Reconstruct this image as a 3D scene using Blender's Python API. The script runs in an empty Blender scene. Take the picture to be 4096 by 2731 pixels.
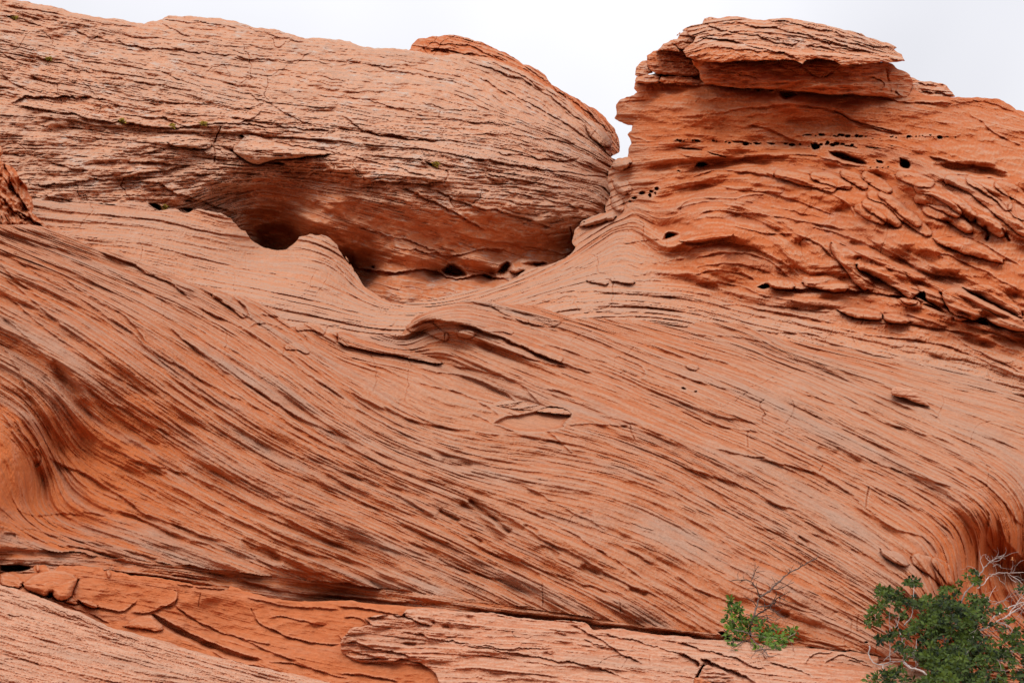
import bpy, math, random, time
import numpy as np
T0 = time.time()
f32 = np.float32
# ---------------------------------------------------------------- camera, sky, light, exposure
scene = bpy.context.scene
PITCH = math.radians(12.0); HALF = math.radians(18.0)
F = 1176.0 / math.tan(HALF)            # focal length in units of the 2352 px wide plan
CAM = np.array([0.0, 0.0, 1.6])
cam_d = bpy.data.cameras.new("camera"); cam = bpy.data.objects.new("camera", cam_d)
scene.collection.objects.link(cam)
cam.location = CAM; cam.rotation_euler = (math.radians(90) + PITCH, 0, 0)
cam_d.sensor_width = 36.0; cam_d.lens = 18.0 / math.tan(HALF)
cam_d.clip_start = 0.1; cam_d.clip_end = 5000
scene.camera = cam
scene.render.resolution_x = 1024; scene.render.resolution_y = 682

SUN_EL, SUN_AZ = math.radians(58), math.radians(-28)      # sun high, behind the cloud, a little to the right of the rocks
world = bpy.data.worlds.new("World"); scene.world = world; world.use_nodes = True
nt = world.node_tree; nt.nodes.clear()
def N(t, typ, **kw):
    n = t.nodes.new(typ)
    for k, v in kw.items(): setattr(n, k, v)
    return n
out = N(nt, "ShaderNodeOutputWorld")
sky = N(nt, "ShaderNodeTexSky", sky_type='NISHITA'); sky.sun_disc = False
sky.sun_elevation = SUN_EL; sky.sun_rotation = math.radians(120)
bg1 = N(nt, "ShaderNodeBackground"); bg1.inputs[1].default_value = 0.1
bg2 = N(nt, "ShaderNodeBackground"); bg2.inputs[1].default_value = 1.0
mix = N(nt, "ShaderNodeMixShader"); mix.inputs[0].default_value = 0.94
tc = N(nt, "ShaderNodeTexCoord"); sep = N(nt, "ShaderNodeSeparateXYZ")
nt.links.new(tc.outputs["Generated"], sep.inputs[0])
# a closed cloud deck: brighter overhead than towards the horizon (as an overcast sky is)
rmp = N(nt, "ShaderNodeMapRange"); rmp.inputs[1].default_value = 0.0; rmp.inputs[2].default_value = 1.0
rmp.inputs[3].default_value = 0.66; rmp.inputs[4].default_value = 1.75
nt.links.new(sep.outputs[2], rmp.inputs[0])
nz = N(nt, "ShaderNodeTexNoise"); nz.inputs["Scale"].default_value = 3.2; nz.inputs["Detail"].default_value = 3.0
nt.links.new(tc.outputs["Generated"], nz.inputs["Vector"])
nr = N(nt, "ShaderNodeMapRange"); nr.inputs[1].default_value = 0.35; nr.inputs[2].default_value = 0.65
nr.inputs[3].default_value = 0.86; nr.inputs[4].default_value = 1.04
nt.links.new(nz.outputs[0], nr.inputs[0])
mul = N(nt, "ShaderNodeMath", operation='MULTIPLY')
nt.links.new(rmp.outputs[0], mul.inputs[0]); nt.links.new(nr.outputs[0], mul.inputs[1])
nt.links.new(mul.outputs[0], bg2.inputs[1])
cmix = N(nt, "ShaderNodeMix", data_type='RGBA')
cmix.inputs["A"].default_value = (0.84, 0.855, 0.985, 1); cmix.inputs["B"].default_value = (0.955, 0.955, 1.0, 1)
nt.links.new(nr.outputs[0], cmix.inputs["Factor"])
nt.links.new(cmix.outputs["Result"], bg2.inputs[0])
nt.links.new(sky.outputs[0], bg1.inputs[0])
nt.links.new(bg1.outputs[0], mix.inputs[1]); nt.links.new(bg2.outputs[0], mix.inputs[2])
nt.links.new(mix.outputs[0], out.inputs[0])
sun_d = bpy.data.lights.new("sun", 'SUN'); sun = bpy.data.objects.new("sun", sun_d)
scene.collection.objects.link(sun)
sun_d.energy = 1.3; sun_d.angle = math.radians(25); sun_d.color = (1.0, 0.95, 0.88)
sun.rotation_euler = (math.radians(32), math.radians(-14), 0)
scene.view_settings.view_transform = 'Standard'; scene.view_settings.look = 'None'
scene.view_settings.exposure = 0.0; scene.view_settings.gamma = 1.0
scene.view_settings.use_curve_mapping = False
scene.cycles.max_bounces = 8; scene.cycles.diffuse_bounces = 5
STEP = 1.4                     # mesh pitch of the rock relief, in plan units

# ---------------------------------------------------------------- numpy tools
_rng = np.random.RandomState(7)
_perm = _rng.permutation(4096).astype(np.int32)
_ga = (_rng.rand(4096) * 2 * np.pi); _gx = np.cos(_ga).astype(f32); _gy = np.sin(_ga).astype(f32)
def pnoise(x, y, seed=0):
    x = np.asarray(x, f32); y = np.asarray(y, f32)
    xi = np.floor(x); yi = np.floor(y); xf = x - xi; yf = y - yi
    xi = xi.astype(np.int32); yi = yi.astype(np.int32)
    u = xf*xf*xf*(xf*(xf*6-15)+10); v = yf*yf*yf*(yf*(yf*6-15)+10)
    def g(ix, iy, dx, dy):
        h = _perm[(_perm[(ix + seed*57) & 4095] + iy) & 4095]
        return _gx[h]*dx + _gy[h]*dy
    a = g(xi, yi, xf, yf); b = g(xi+1, yi, xf-1, yf); c = g(xi, yi+1, xf, yf-1); d = g(xi+1, yi+1, xf-1, yf-1)
    x1 = a + u*(b-a); x2 = c + u*(d-c)
    return (x1 + v*(x2-x1)) * f32(1.5)
def fbm(x, y, o=4, seed=0, gain=0.5):
    r = 0; a = 1.0; s = 1.0
    for k in range(o):
        r = r + a*pnoise(x*s, y*s, seed+k*3); a *= gain; s *= 2.03
    return r
def sstep(a, b, x):
    t = np.clip((x-a)/(b-a), 0, 1); return t*t*(3-2*t)
# crops of the photograph used as drawing sheets: letter -> origin (4096 space); 1 drawing px = 1/1.68 photo px
ORG = dict(A=(0,0), B=(1350,0), C=(2696,0), D=(0,900), E=(1350,900), F=(2696,900), G=(0,1798), H=(1350,1798), I=(2696,1798))
K = 2352/4096.0
def pts(s):
    """'A x,y x,y B x,y ...' -> plan coordinates; letter P means plan coordinates themselves."""
    o = None; r = []
    for w in s.split():
        if w.isalpha(): o = w; continue
        x, y = map(float, w.split(','))
        if o == 'P': r.append((x, y))
        else: r.append(((ORG[o][0] + x/1.68)*K, (ORG[o][1] + y/1.68)*K))
    return np.array(r)
class TPS:
    def __init__(self, P, V, lam=1e-3):
        P = np.asarray(P, float)/1000.; V = np.asarray(V, float); n = len(P)
        A = np.zeros((n+3, n+3)); A[:n,:n] = self.k(P[:,None]-P[None]) + lam*np.eye(n)
        A[:n,n] = 1; A[:n,n+1:] = P; A[n,:n] = 1; A[n+1:,:n] = P.T
        self.w = np.linalg.solve(A, np.r_[V, 0,0,0]); self.P = P
    @staticmethod
    def k(d):
        r2 = (d**2).sum(-1); return 0.5*r2*np.log(r2+1e-12)
    def grid(self, xs, ys):
        """evaluate on coarse lattice, then bilinear onto xs, ys"""
        cx = np.linspace(xs[0], xs[-1], max(3, int((xs[-1]-xs[0])/9))); cy = np.linspace(ys[0], ys[-1], max(3, int((ys[-1]-ys[0])/9)))
        G = np.stack(np.meshgrid(cx, cy), -1).reshape(-1,2)/1000.
        v = np.full(len(G), self.w[-3]) + G@self.w[-2:]
        for i in range(len(self.P)):
            v += self.w[i]*self.k(G-self.P[i])
        C = v.reshape(len(cy), len(cx))
        R = np.empty((len(cy), len(xs)))
        for j in range(len(cy)): R[j] = np.interp(xs, cx, C[j])
        t = np.interp(ys, cy, np.arange(len(cy))); j0 = np.clip(t.astype(int), 0, len(cy)-2); fr = (t-j0)[:,None]
        return (R[j0]*(1-fr) + R[j0+1]*fr).astype(f32)
def resample(p, d=25.):
    seg = np.hypot(*np.diff(p, axis=0).T); L = np.r_[0, np.cumsum(seg)]
    n = max(2, int(L[-1]/d)+1); t = np.linspace(0, L[-1], n)
    return np.c_[np.interp(t, L, p[:,0]), np.interp(t, L, p[:,1])]
def smooth_line(p, it=2):
    for _ in range(it):
        q = [p[0]]
        for a, b in zip(p[:-1], p[1:]): q += [a*.75+b*.25, a*.25+b*.75]
        q.append(p[-1]); p = np.array(q)
    return p
def strata_field(curves, lam=2e-3):
    P = []; V = []
    for s, v in curves:
        q = resample(smooth_line(pts(s)), 55.); P += list(q); V += [v]*len(q)
    return TPS(P, V, lam)

GA = dict(hill=.5, ridge=.6, rock_saddle=.62, slope=.33, rock_ledge=.25, rock_platform=.42, foreground_slope=.42, cap_slab=.45, block=.6, boulder=.65, loose_stone=.5, rock_fin=.6)
class Sheet:
    """A body of rock: outline + distance + relief, all in metres, meshed with a back."""
    def __init__(s, name, outline, depth, strata, step=None, jitter=3.0, edge_r=16., edge_d=1.0, seed=1, warp=4.0, lam=1e-4):
        s.name = name; s.step = step or STEP; st = s.step; s.seed = seed; s.worn = 1.0; s.ga = GA.get(name, .7); s.gl = dict(slope=.42, rock_ledge=.36, rock_saddle=.42, rock_platform=.5).get(name, s.ga); s.sft = dict(slope=3.2, rock_saddle=2.2).get(name, 1.3)
        p = pts(outline); s.poly = s.fractal(p, jitter, seed)
        x0, y0 = s.poly.min(0)-4; x1, y1 = s.poly.max(0)+4
        s.xs = np.arange(x0, x1, st); s.ys = np.arange(y0, y1, st)
        s.X, s.Y = [a.astype(f32) for a in np.meshgrid(s.xs, s.ys)]
        D = np.array([[*q] for q in depth]); s.base = TPS(D[:,:2], D[:,2], lam).grid(s.xs, s.ys)
        s.S = (strata if isinstance(strata, TPS) else strata_field(strata)).grid(s.xs, s.ys)
        s.T = (0.88*s.X + 0.47*s.Y).astype(f32)
        s.H = np.zeros_like(s.X); s.W = np.zeros_like(s.X)      # relief towards viewer (m); weathering, with painted edge highlights
        s.wx = fbm(s.X/38, s.Y/38, 3, seed+11)*warp; s.wy = fbm(s.X/38, s.Y/38, 3, seed+23)*warp
        s.wy += fbm(s.X/9, s.Y/9, 2, seed+31)*warp*0.3
        s.er, s.ed = edge_r, edge_d
        s.sdf_poly()
    @staticmethod
    def fractal(p, amp, seed):
        r = np.random.RandomState(seed); p = [np.array(q) for q in p]
        for lv in range(3):
            q = []
            n = len(p)
            for i in range(n):
                a, b = p[i], p[(i+1) % n]; q.append(a)
                d = b-a; L = math.hypot(*d)
                if L > 7:
                    m = (a+b)/2 + np.array([-d[1], d[0]])/L*r.uniform(-1,1)*min(amp*0.62**lv, L*0.09); q.append(m)
            p = q
        return np.array(p)
    def sdf_poly(s):
        P = s.poly; n = len(P); R = s.er + 6
        D = np.full(s.X.shape, R, f32)
        for i in range(n):
            s.seg_dist(P[i], P[(i+1) % n], R, D)
        ins = s.inside(P)
        s.sdf = np.where(ins, D, -D)
    def seg_dist(s, a, b, R, D):
        i0 = max(0, int((min(a[0],b[0])-R-s.xs[0])/s.step)); i1 = min(len(s.xs), int((max(a[0],b[0])+R-s.xs[0])/s.step)+2)
        j0 = max(0, int((min(a[1],b[1])-R-s.ys[0])/s.step)); j1 = min(len(s.ys), int((max(a[1],b[1])+R-s.ys[0])/s.step)+2)
        if i0 >= i1 or j0 >= j1: return
        X = s.X[j0:j1,i0:i1]; Y = s.Y[j0:j1,i0:i1]; d = b-a; L2 = max(1e-9, d@d)
        t = np.clip(((X-a[0])*d[0]+(Y-a[1])*d[1])/L2, 0, 1)
        np.minimum(D[j0:j1,i0:i1], np.hypot(X-a[0]-t*d[0], Y-a[1]-t*d[1]).astype(f32), out=D[j0:j1,i0:i1])
    def inside(s, P):
        ins = np.zeros(s.X.shape, bool); n = len(P); Q = np.roll(P, -1, 0)
        for j, y in enumerate(s.ys):
            m = (P[:,1] > y) != (Q[:,1] > y)
            if not m.any(): continue
            xc = np.sort(P[m,0] + (y-P[m,1])/(Q[m,1]-P[m,1])*(Q[m,0]-P[m,0]))
            ins[j] = (np.searchsorted(xc, s.xs) % 2) == 1
        return ins
    def box(s, x0, y0, x1, y1):
        return (slice(max(0,int((y0-s.ys[0])/s.step)), max(0,min(len(s.ys), int((y1-s.ys[0])/s.step)+2))),
                slice(max(0,int((x0-s.xs[0])/s.step)), max(0,min(len(s.xs), int((x1-s.xs[0])/s.step)+2))))
    # --- features -------------------------------------------------
    def line_field(s, p, R):
        sl = s.box(p[:,0].min()-R, p[:,1].min()-R, p[:,0].max()+R, p[:,1].max()+R)
        X = s.X[sl] + s.wx[sl]; Y = s.Y[sl] + s.wy[sl]
        if X.size == 0: return None
        seg = np.hypot(*np.diff(p, axis=0).T); L = np.r_[0, np.cumsum(seg)]
        best = np.full(X.shape, 1e9, f32); sg = np.zeros(X.shape, f32); al = np.zeros(X.shape, f32)
        for k in range(len(p)-1):
            a = p[k]; d = p[k+1]-a; l = seg[k]
            if l < 1e-6: continue
            t = np.clip(((X-a[0])*d[0]+(Y-a[1])*d[1])/l**2, 0, 1)
            dx = X-a[0]-t*d[0]; dy = Y-a[1]-t*d[1]; dd = np.hypot(dx, dy)
            m = dd < best
            best[m] = dd[m]; sg[m] = (dx*d[1]-dy*d[0])[m]; al[m] = (L[k]+t*l)[m]
        return sl, best, np.sign(sg), al/L[-1], L[-1]
    def ledge(s, txt, a=0.12, wu=16., wd=6., tp=0.12, up=0.45):
        p = smooth_line(pts(txt), 2); r = s.line_field(p, max(wu, wd)*3)
        if r is None: return
        sl, d, sg, al, L = r
        am = a*s.gl*sstep(0, tp, al)*sstep(0, tp, 1-al)*(1+0.45*pnoise(al*L/26., al*0+L, s.seed))
        e = sstep(-s.sft, s.sft, d*sg)
        s.H[sl] += am*(e*up*np.exp(-d/wu) - (1-e)*(1-up)*np.exp(-(d/wd)))
    def crack(s, txt, a=0.08, w=1.6):
        p = smooth_line(pts(txt), 1); r = s.line_field(p, w*5)
        if r is None: return
        sl, d, sg, al, L = r
        s.H[sl] -= a*s.ga*sstep(0, .1, al)*sstep(0, .1, 1-al)*np.exp(-(d/w)**2)*(1+0.5*pnoise(al*L/15., al*0+L, s.seed))
    def beads(s, txt, every=7., r=2.2, a=0.15):
        p = resample(smooth_line(pts(txt), 2), every); rr = random.Random(len(txt))
        for q in p:
            if rr.random() < 0.6:
                k = min(1.35, math.exp(rr.gauss(-.3, .45))); s.pit(q[0]+rr.uniform(-3,3), q[1]+rr.gauss(0,1.6), r*k*rr.uniform(.9,1.8), r*k*rr.uniform(.5,1.), a*k, rr.uniform(-.3,.3))
    def pit(s, x, y, rx, ry, a, ang=0., soft=1.0):
        R = max(rx, ry)*2.2; sl = s.box(x-R, y-R, x+R, y+R); X = s.X[sl]-x + s.wx[sl]*.3; Y = s.Y[sl]-y+s.wy[sl]*.3
        c, n = math.cos(ang), math.sin(ang)
        q = np.hypot((X*c+Y*n)/rx, (-X*n+Y*c)/ry)
        s.H[sl] -= a*(1-sstep(1-0.5*soft, 1+0.5*soft, q))
    def poly_sd(s, txt, R):
        p = smooth_line(np.vstack([pts(txt), pts(txt)[:1]]), 1)
        sl = s.box(p[:,0].min()-R, p[:,1].min()-R, p[:,0].max()+R, p[:,1].max()+R)
        X = s.X[sl]+s.wx[sl]*.6; Y = s.Y[sl]+s.wy[sl]*.6; D = np.full(X.shape, 1e9, f32); ins = np.zeros(X.shape, bool)
        for a, b in zip(p[:-1], p[1:]):
            d = b-a; t = np.clip(((X-a[0])*d[0]+(Y-a[1])*d[1])/max(1e-9, d@d), 0, 1)
            D = np.minimum(D, np.hypot(X-a[0]-t*d[0], Y-a[1]-t*d[1]))
            m = (a[1] > Y) != (b[1] > Y)
            if a[1] != b[1]: ins ^= m & (X < a[0]+(Y-a[1])/(b[1]-a[1])*(b[0]-a[0]))
        return sl, np.where(ins, D, -D), Y
    def lens(s, txt, a=0.2, r=14., under=0.1):
        """a raised flake: rounded edges, sharpest and undercut along its foot"""
        sl, d, Y = s.poly_sd(txt, 14)
        gy = np.gradient(d, s.step, axis=0); up = np.clip(gy*1.5+.2, 0, 1)        # 1 along the upper rim
        q = np.clip(d/(r*(1+1.6*up)), 0, 1)
        s.H[sl] += a*np.sqrt(np.clip(q*(2-q), 0, 1)) - under*np.exp(-np.abs(d)/2.5)*(d < 1.5)*(1-up)
    def hole(s, txt, a=0.6, r=8.):
        sl, d, Y = s.poly_sd(txt, 6)
        s.H[sl] -= a*sstep(0, r, d)
    def pocket(s, txt, a, r=5., keep=.2):
        """a scoop with a smooth floor, deepest along its upper rim"""
        sl, d, Y = s.poly_sd(txt, 6); m = sstep(0, r, d); y = pts(txt)[:,1]
        f = 1-np.clip((s.Y[sl]-y.min())/(y.max()-y.min()), 0, 1)
        s.H[sl] = s.H[sl]*(1-m) + m*(s.H[sl]*keep - a*(.25+f*.75))
    def ribs(s, t_min, t_max, k, seed, tl=500., warp=4., wl=70., drop=.3, low=.35, line=0.0, gain=1.0):
        """continuous rounded ribs: a long gentle back and a short steep foot, relief in proportion to thickness"""
        r = np.random.RandomState(seed)
        S = s.S + warp*fbm(s.T/(wl*3.5), s.S/wl, 3, seed) + s.wy*.12
        lo, hi = float(S.min()), float(S.max()); e = [lo-1]
        while e[-1] < hi+1: e.append(e[-1] + math.exp(r.uniform(math.log(t_min), math.log(t_max))))
        e = np.array(e, f32); q = np.clip(np.searchsorted(e, S)-1, 0, len(e)-2)
        th = e[q+1]-e[q]; fr = (S-e[q])/th; A = (.4+.6*r.rand(len(e)).astype(f32)); kk = q.astype(f32)*7.31
        m = low + (1-low)*sstep(-.35, .4, pnoise(s.T/tl, kk, seed+1) + .3*pnoise(s.T/(tl*.3), kk, seed+2))
        d = drop*(.6+.8*r.rand(len(e)).astype(f32)[q]); up = np.clip(fr/(1-d), 0, 1); dn = sstep(1-d, 1, fr)
        h = np.sin(up*np.pi/2)**.9*(1-dn)
        mpp = s.base/F                                            # metres per plan unit
        h = k*th*A[q]*m*mpp*h
        if line:
            c = sstep(-.05, .35, pnoise(s.T/(tl*.35), kk+5.1, seed+7)); h -= line*mpp*c*np.exp(-(((1-fr)*th-.4)/1.4)**2)
        s.H += gain*h
    def laminae(s, a, w=5.5, tl=700., seed=90, gain=1.0):
        """continuous fine ribs along the bedding"""
        S = s.S + 3*fbm(s.T/200, s.S/70, 2, seed) + s.wy*.15
        n = pnoise(s.T/tl, S/w, seed) + .6*pnoise(s.T/(tl*.6), S/(w*.45), seed+1)
        s.H += a*gain*(-np.abs(n)*1.6+.5*n)
    def soft(s, txt, a, r):
        sl, d, Y = s.poly_sd(txt, r)
        s.H[sl] += a*sstep(-r, r, d)
    def cap(s, txt, r=14., a=0.15, under=0.05, full=False):
        """a sausage shaped lump along a line"""
        p = smooth_line(pts(txt), 2); R = r*1.6; q = s.line_field(p, R)
        sl, d, sg, al, L = q
        rr = r*(0.75+0.25*np.sin(np.clip(al,0,1)*np.pi)); x = np.clip(d/rr, 0, 1)
        lo = (sg < 0) | full                                            # crisp undercut foot, upper side melts into the rock
        s.H[sl] += a*s.ga*1.9*np.where(lo, np.sqrt(1-x*x), np.clip(1-d/(rr*1.6), 0, 1)**.8*.999) - under*np.exp(-np.abs(d-rr)/2.2)*(d > rr-1.5)*np.where(sg < 0, 1, .15)*lo
    def blob(s, x, y, rx, ry, a, ang=0.):
        R = max(rx, ry)*2.5; sl = s.box(x-R, y-R, x+R, y+R); X = s.X[sl]-x; Y = s.Y[sl]-y
        c, n = math.cos(ang), math.sin(ang)
        s.H[sl] += a*np.exp(-((X*c+Y*n)/rx)**2-((-X*n+Y*c)/ry)**2)
    def mask(s, *blobs):
        m = np.zeros_like(s.X)
        for x, y, rx, ry, v in blobs: m += v*np.exp(-((s.X-x)/rx)**4-((s.Y-y)/ry)**4)
        return m
    # --- procedural bedding --------------------------------------
    def beds(s, t_min, t_max, amp, seed, tl=240., warp=4., crack=0.0, gain=1.0, cmin=0.15, wl=60., sharp=0.1, under=1.0, rnd=0.0):
        """layers of random thickness; each thickens, dies out and overhangs on its own along the bed"""
        r = np.random.RandomState(seed)
        S = s.S + warp*fbm(s.T/ (wl*3), s.S/wl, 3, seed) + s.wy*.25
        lo, hi = float(S.min()), float(S.max()); e = [lo-1]
        while e[-1] < hi+1: e.append(e[-1] + math.exp(r.uniform(math.log(t_min), math.log(t_max))))
        e = np.array(e, f32); k = np.searchsorted(e, S)-1; k = np.clip(k, 0, len(e)-2)
        th = (e[k+1]-e[k]); fr = (S-e[k])/th
        A = (0.35+r.rand(len(e)).astype(f32))[k]
        kk = k.astype(f32)*7.31
        m = sstep(-.25, .45, pnoise(s.T/tl, kk, seed+1) + .35*pnoise(s.T/(tl*.23), kk, seed+2))
        dr = np.maximum(sharp, np.minimum(.45, 2.6/th))        # the drop takes about 2.6 px
        prof = fr**1.3*(1-sstep(1-dr, 1, fr)) - .4*(1-sstep(0, dr*1.2, fr))*under
        if rnd: prof = prof*(1-rnd) + rnd*(np.sqrt(np.clip(1-(2*fr**.8-1)**2, 0, 1))*1.15-.5)
        sc = np.minimum(1, th/((t_min+t_max)*.5))
        h = amp*A*m*sc*prof
        if crack > 0:
            c = sstep(cmin, cmin+.3, pnoise(s.T/(tl*.3), kk+3.3, seed+5))
            d = np.minimum(fr, 1-fr)*th
            h = h - crack*c*np.exp(-(d/1.5)**2)
        s.H += h*gain*s.ga
    def joints(s, seed, cell=90., a=0.05, gain=1.0, th=0.06):
        n = pnoise(s.T/cell + .4*s.wx/10, s.S/cell*1.2, seed); g = pnoise(s.T/(cell*2), s.S/(cell), seed+2)
        s.H -= gain*a*s.ga*np.exp(-(n/(th*.25))**2)*sstep(.1, .4, g)
    def rough(s, a=0.02, l=14., o=4, seed=3, gain=1.0, st=2.2):
        s.H += gain*a*fbm(s.T/(l*st), s.S/l, o, s.seed+seed, .55)
    def z_at(s, x, y):
        j = int(np.clip((y-s.ys[0])/s.step, 0, len(s.ys)-1)); i = int(np.clip((x-s.xs[0])/s.step, 0, len(s.xs)-1)); return float(s.base[j,i]-s.H[j,i])
    # --- mesh ------------------------------------------------------
    def build(s, mat, back=5.0, drop=1.2):
        d = s.sdf; st = s.step
        q = np.clip(d/s.er, 0, 1); Z = s.base - s.H
        Z += s.ed*(s.er*s.base/F)*(1-np.sqrt(np.clip(q*(2-q), 0, 1)))*1.6
        k5 = max(2, int(5/st)); Hb = s.H.copy()
        for ax in (0, 1):
            cs = np.cumsum(np.concatenate([np.repeat(np.take(Hb, [0], ax), k5+1, ax), Hb, np.repeat(np.take(Hb, [-1], ax), k5, ax)], ax), axis=ax, dtype=np.float64)
            n_ = Hb.shape[ax]; Hb = ((np.take(cs, np.arange(2*k5+1, 2*k5+1+n_), ax)-np.take(cs, np.arange(n_), ax))/(2*k5+1)).astype(f32)
        s.W += np.clip((s.H-Hb)/(s.base*3.2*s.worn/F), -.5, 1)*.62      # edge highlights painted paler, along with wear; hollows more orange
        cen = .25*(d[:-1,:-1]+d[1:,:-1]+d[:-1,1:]+d[1:,1:]); M = cen > 0
        used = np.zeros(d.shape, bool)
        for a in (0,1):
            for b in (0,1): used[a:a+M.shape[0], b:b+M.shape[1]] |= M
        gy, gx = np.gradient(d, st); gl = np.maximum(np.hypot(gx, gy), .5)
        allin = np.zeros(d.shape, np.int8)
        for a in (0,1):
            for b in (0,1): allin[a:a+M.shape[0], b:b+M.shape[1]] += M
        bnd = used & (allin < 4)
        X = s.X.copy(); Y = s.Y.copy()
        sh = np.clip(d, -st, st)
        X[bnd] -= (sh*gx/gl**2)[bnd]; Y[bnd] -= (sh*gy/gl**2)[bnd]
        idx = -np.ones(d.shape, np.int64); n = int(used.sum()); idx[used] = np.arange(n)
        j, i = np.nonzero(M)
        quads = np.c_[idx[j,i], idx[j+1,i], idx[j+1,i+1], idx[j,i+1]]
        # boundary edges, oriented
        Mp = np.pad(M, 1); E = []
        jj, ii = np.nonzero(M & ~Mp[:-2,1:-1]); E.append(np.c_[idx[jj,ii+1], idx[jj,ii]])
        jj, ii = np.nonzero(M & ~Mp[2:,1:-1]);  E.append(np.c_[idx[jj+1,ii], idx[jj+1,ii+1]])
        jj, ii = np.nonzero(M & ~Mp[1:-1,:-2]); E.append(np.c_[idx[jj,ii], idx[jj+1,ii]])
        jj, ii = np.nonzero(M & ~Mp[1:-1,2:]);  E.append(np.c_[idx[jj+1,ii+1], idx[jj,ii+1]])
        E = np.vstack(E)
        bi = np.unique(E); mp = -np.ones(n, np.int64); mp[bi] = np.arange(len(bi))
        x, y, z = X[used], Y[used], Z[used]
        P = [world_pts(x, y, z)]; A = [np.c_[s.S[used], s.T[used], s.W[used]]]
        last = None; faces = [quads]
        f0, f1 = E[:,0], E[:,1]
        ux, uy = (gx/gl)[used][bi], (gy/gl)[used][bi]
        for k, (dz, dd) in enumerate(((back*.1, .4), (back*.4, .7), (back, 1.0))):
            q = world_pts(x[bi]+ux*dd, y[bi]+uy*dd, z[bi]+dz); P.append(q)
            A.append(np.c_[s.S[used][bi] - 6*k, s.T[used][bi] + 30*dz, s.W[used][bi]])
            o = n + k*len(bi); a = o+mp[E[:,0]]; b = o+mp[E[:,1]]
            faces.append(np.c_[f1, f0, a, b]); f0, f1 = a, b
        return mesh_obj(s.name, np.vstack(P), np.vstack(faces), mat, strat=np.vstack(A))
def world_pts(x, y, z):
    cp, sp = math.cos(PITCH), math.sin(PITCH)
    u = (np.asarray(x, float)-1176)/F*z; v = -(np.asarray(y, float)-784)/F*z; z = np.asarray(z, float)
    return np.c_[CAM[0]+u, CAM[1]+z*cp - v*sp, CAM[2]+z*sp + v*cp]
def wp(x, y, z): return world_pts(np.array([x]), np.array([y]), np.array([z]))[0]
def mesh_obj(name, V, Fc, mat, strat=None, parent=None, smooth=False):
    V = np.asarray(V, f32); Fc = np.asarray(Fc, np.int32); k = Fc.shape[1]
    me = bpy.data.meshes.new(name); me.vertices.add(len(V)); me.vertices.foreach_set("co", V.ravel())
    me.loops.add(Fc.size); me.loops.foreach_set("vertex_index", Fc.ravel())
    me.polygons.add(len(Fc)); me.polygons.foreach_set("loop_start", np.arange(0, Fc.size, k, dtype=np.int32))
    try: me.polygons.foreach_set("loop_total", np.full(len(Fc), k, np.int32))
    except Exception: pass
    me.polygons.foreach_set("use_smooth", np.full(len(Fc), smooth))
    if strat is not None:
        at = me.attributes.new("strat", 'FLOAT_VECTOR', 'POINT'); at.data.foreach_set("vector", np.asarray(strat, f32).ravel())
    me.update(calc_edges=True); me.validate() if False else None
    me.materials.append(mat)
    o = bpy.data.objects.new(name, me); scene.collection.objects.link(o)
    if parent: o.parent = parent
    return o
def tag(o, label=None, cat=None, group=None, kind=None):
    if label: o["label"] = label
    if cat: o["category"] = cat
    if group: o["group"] = group
    if kind: o["kind"] = kind
    return o

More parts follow.
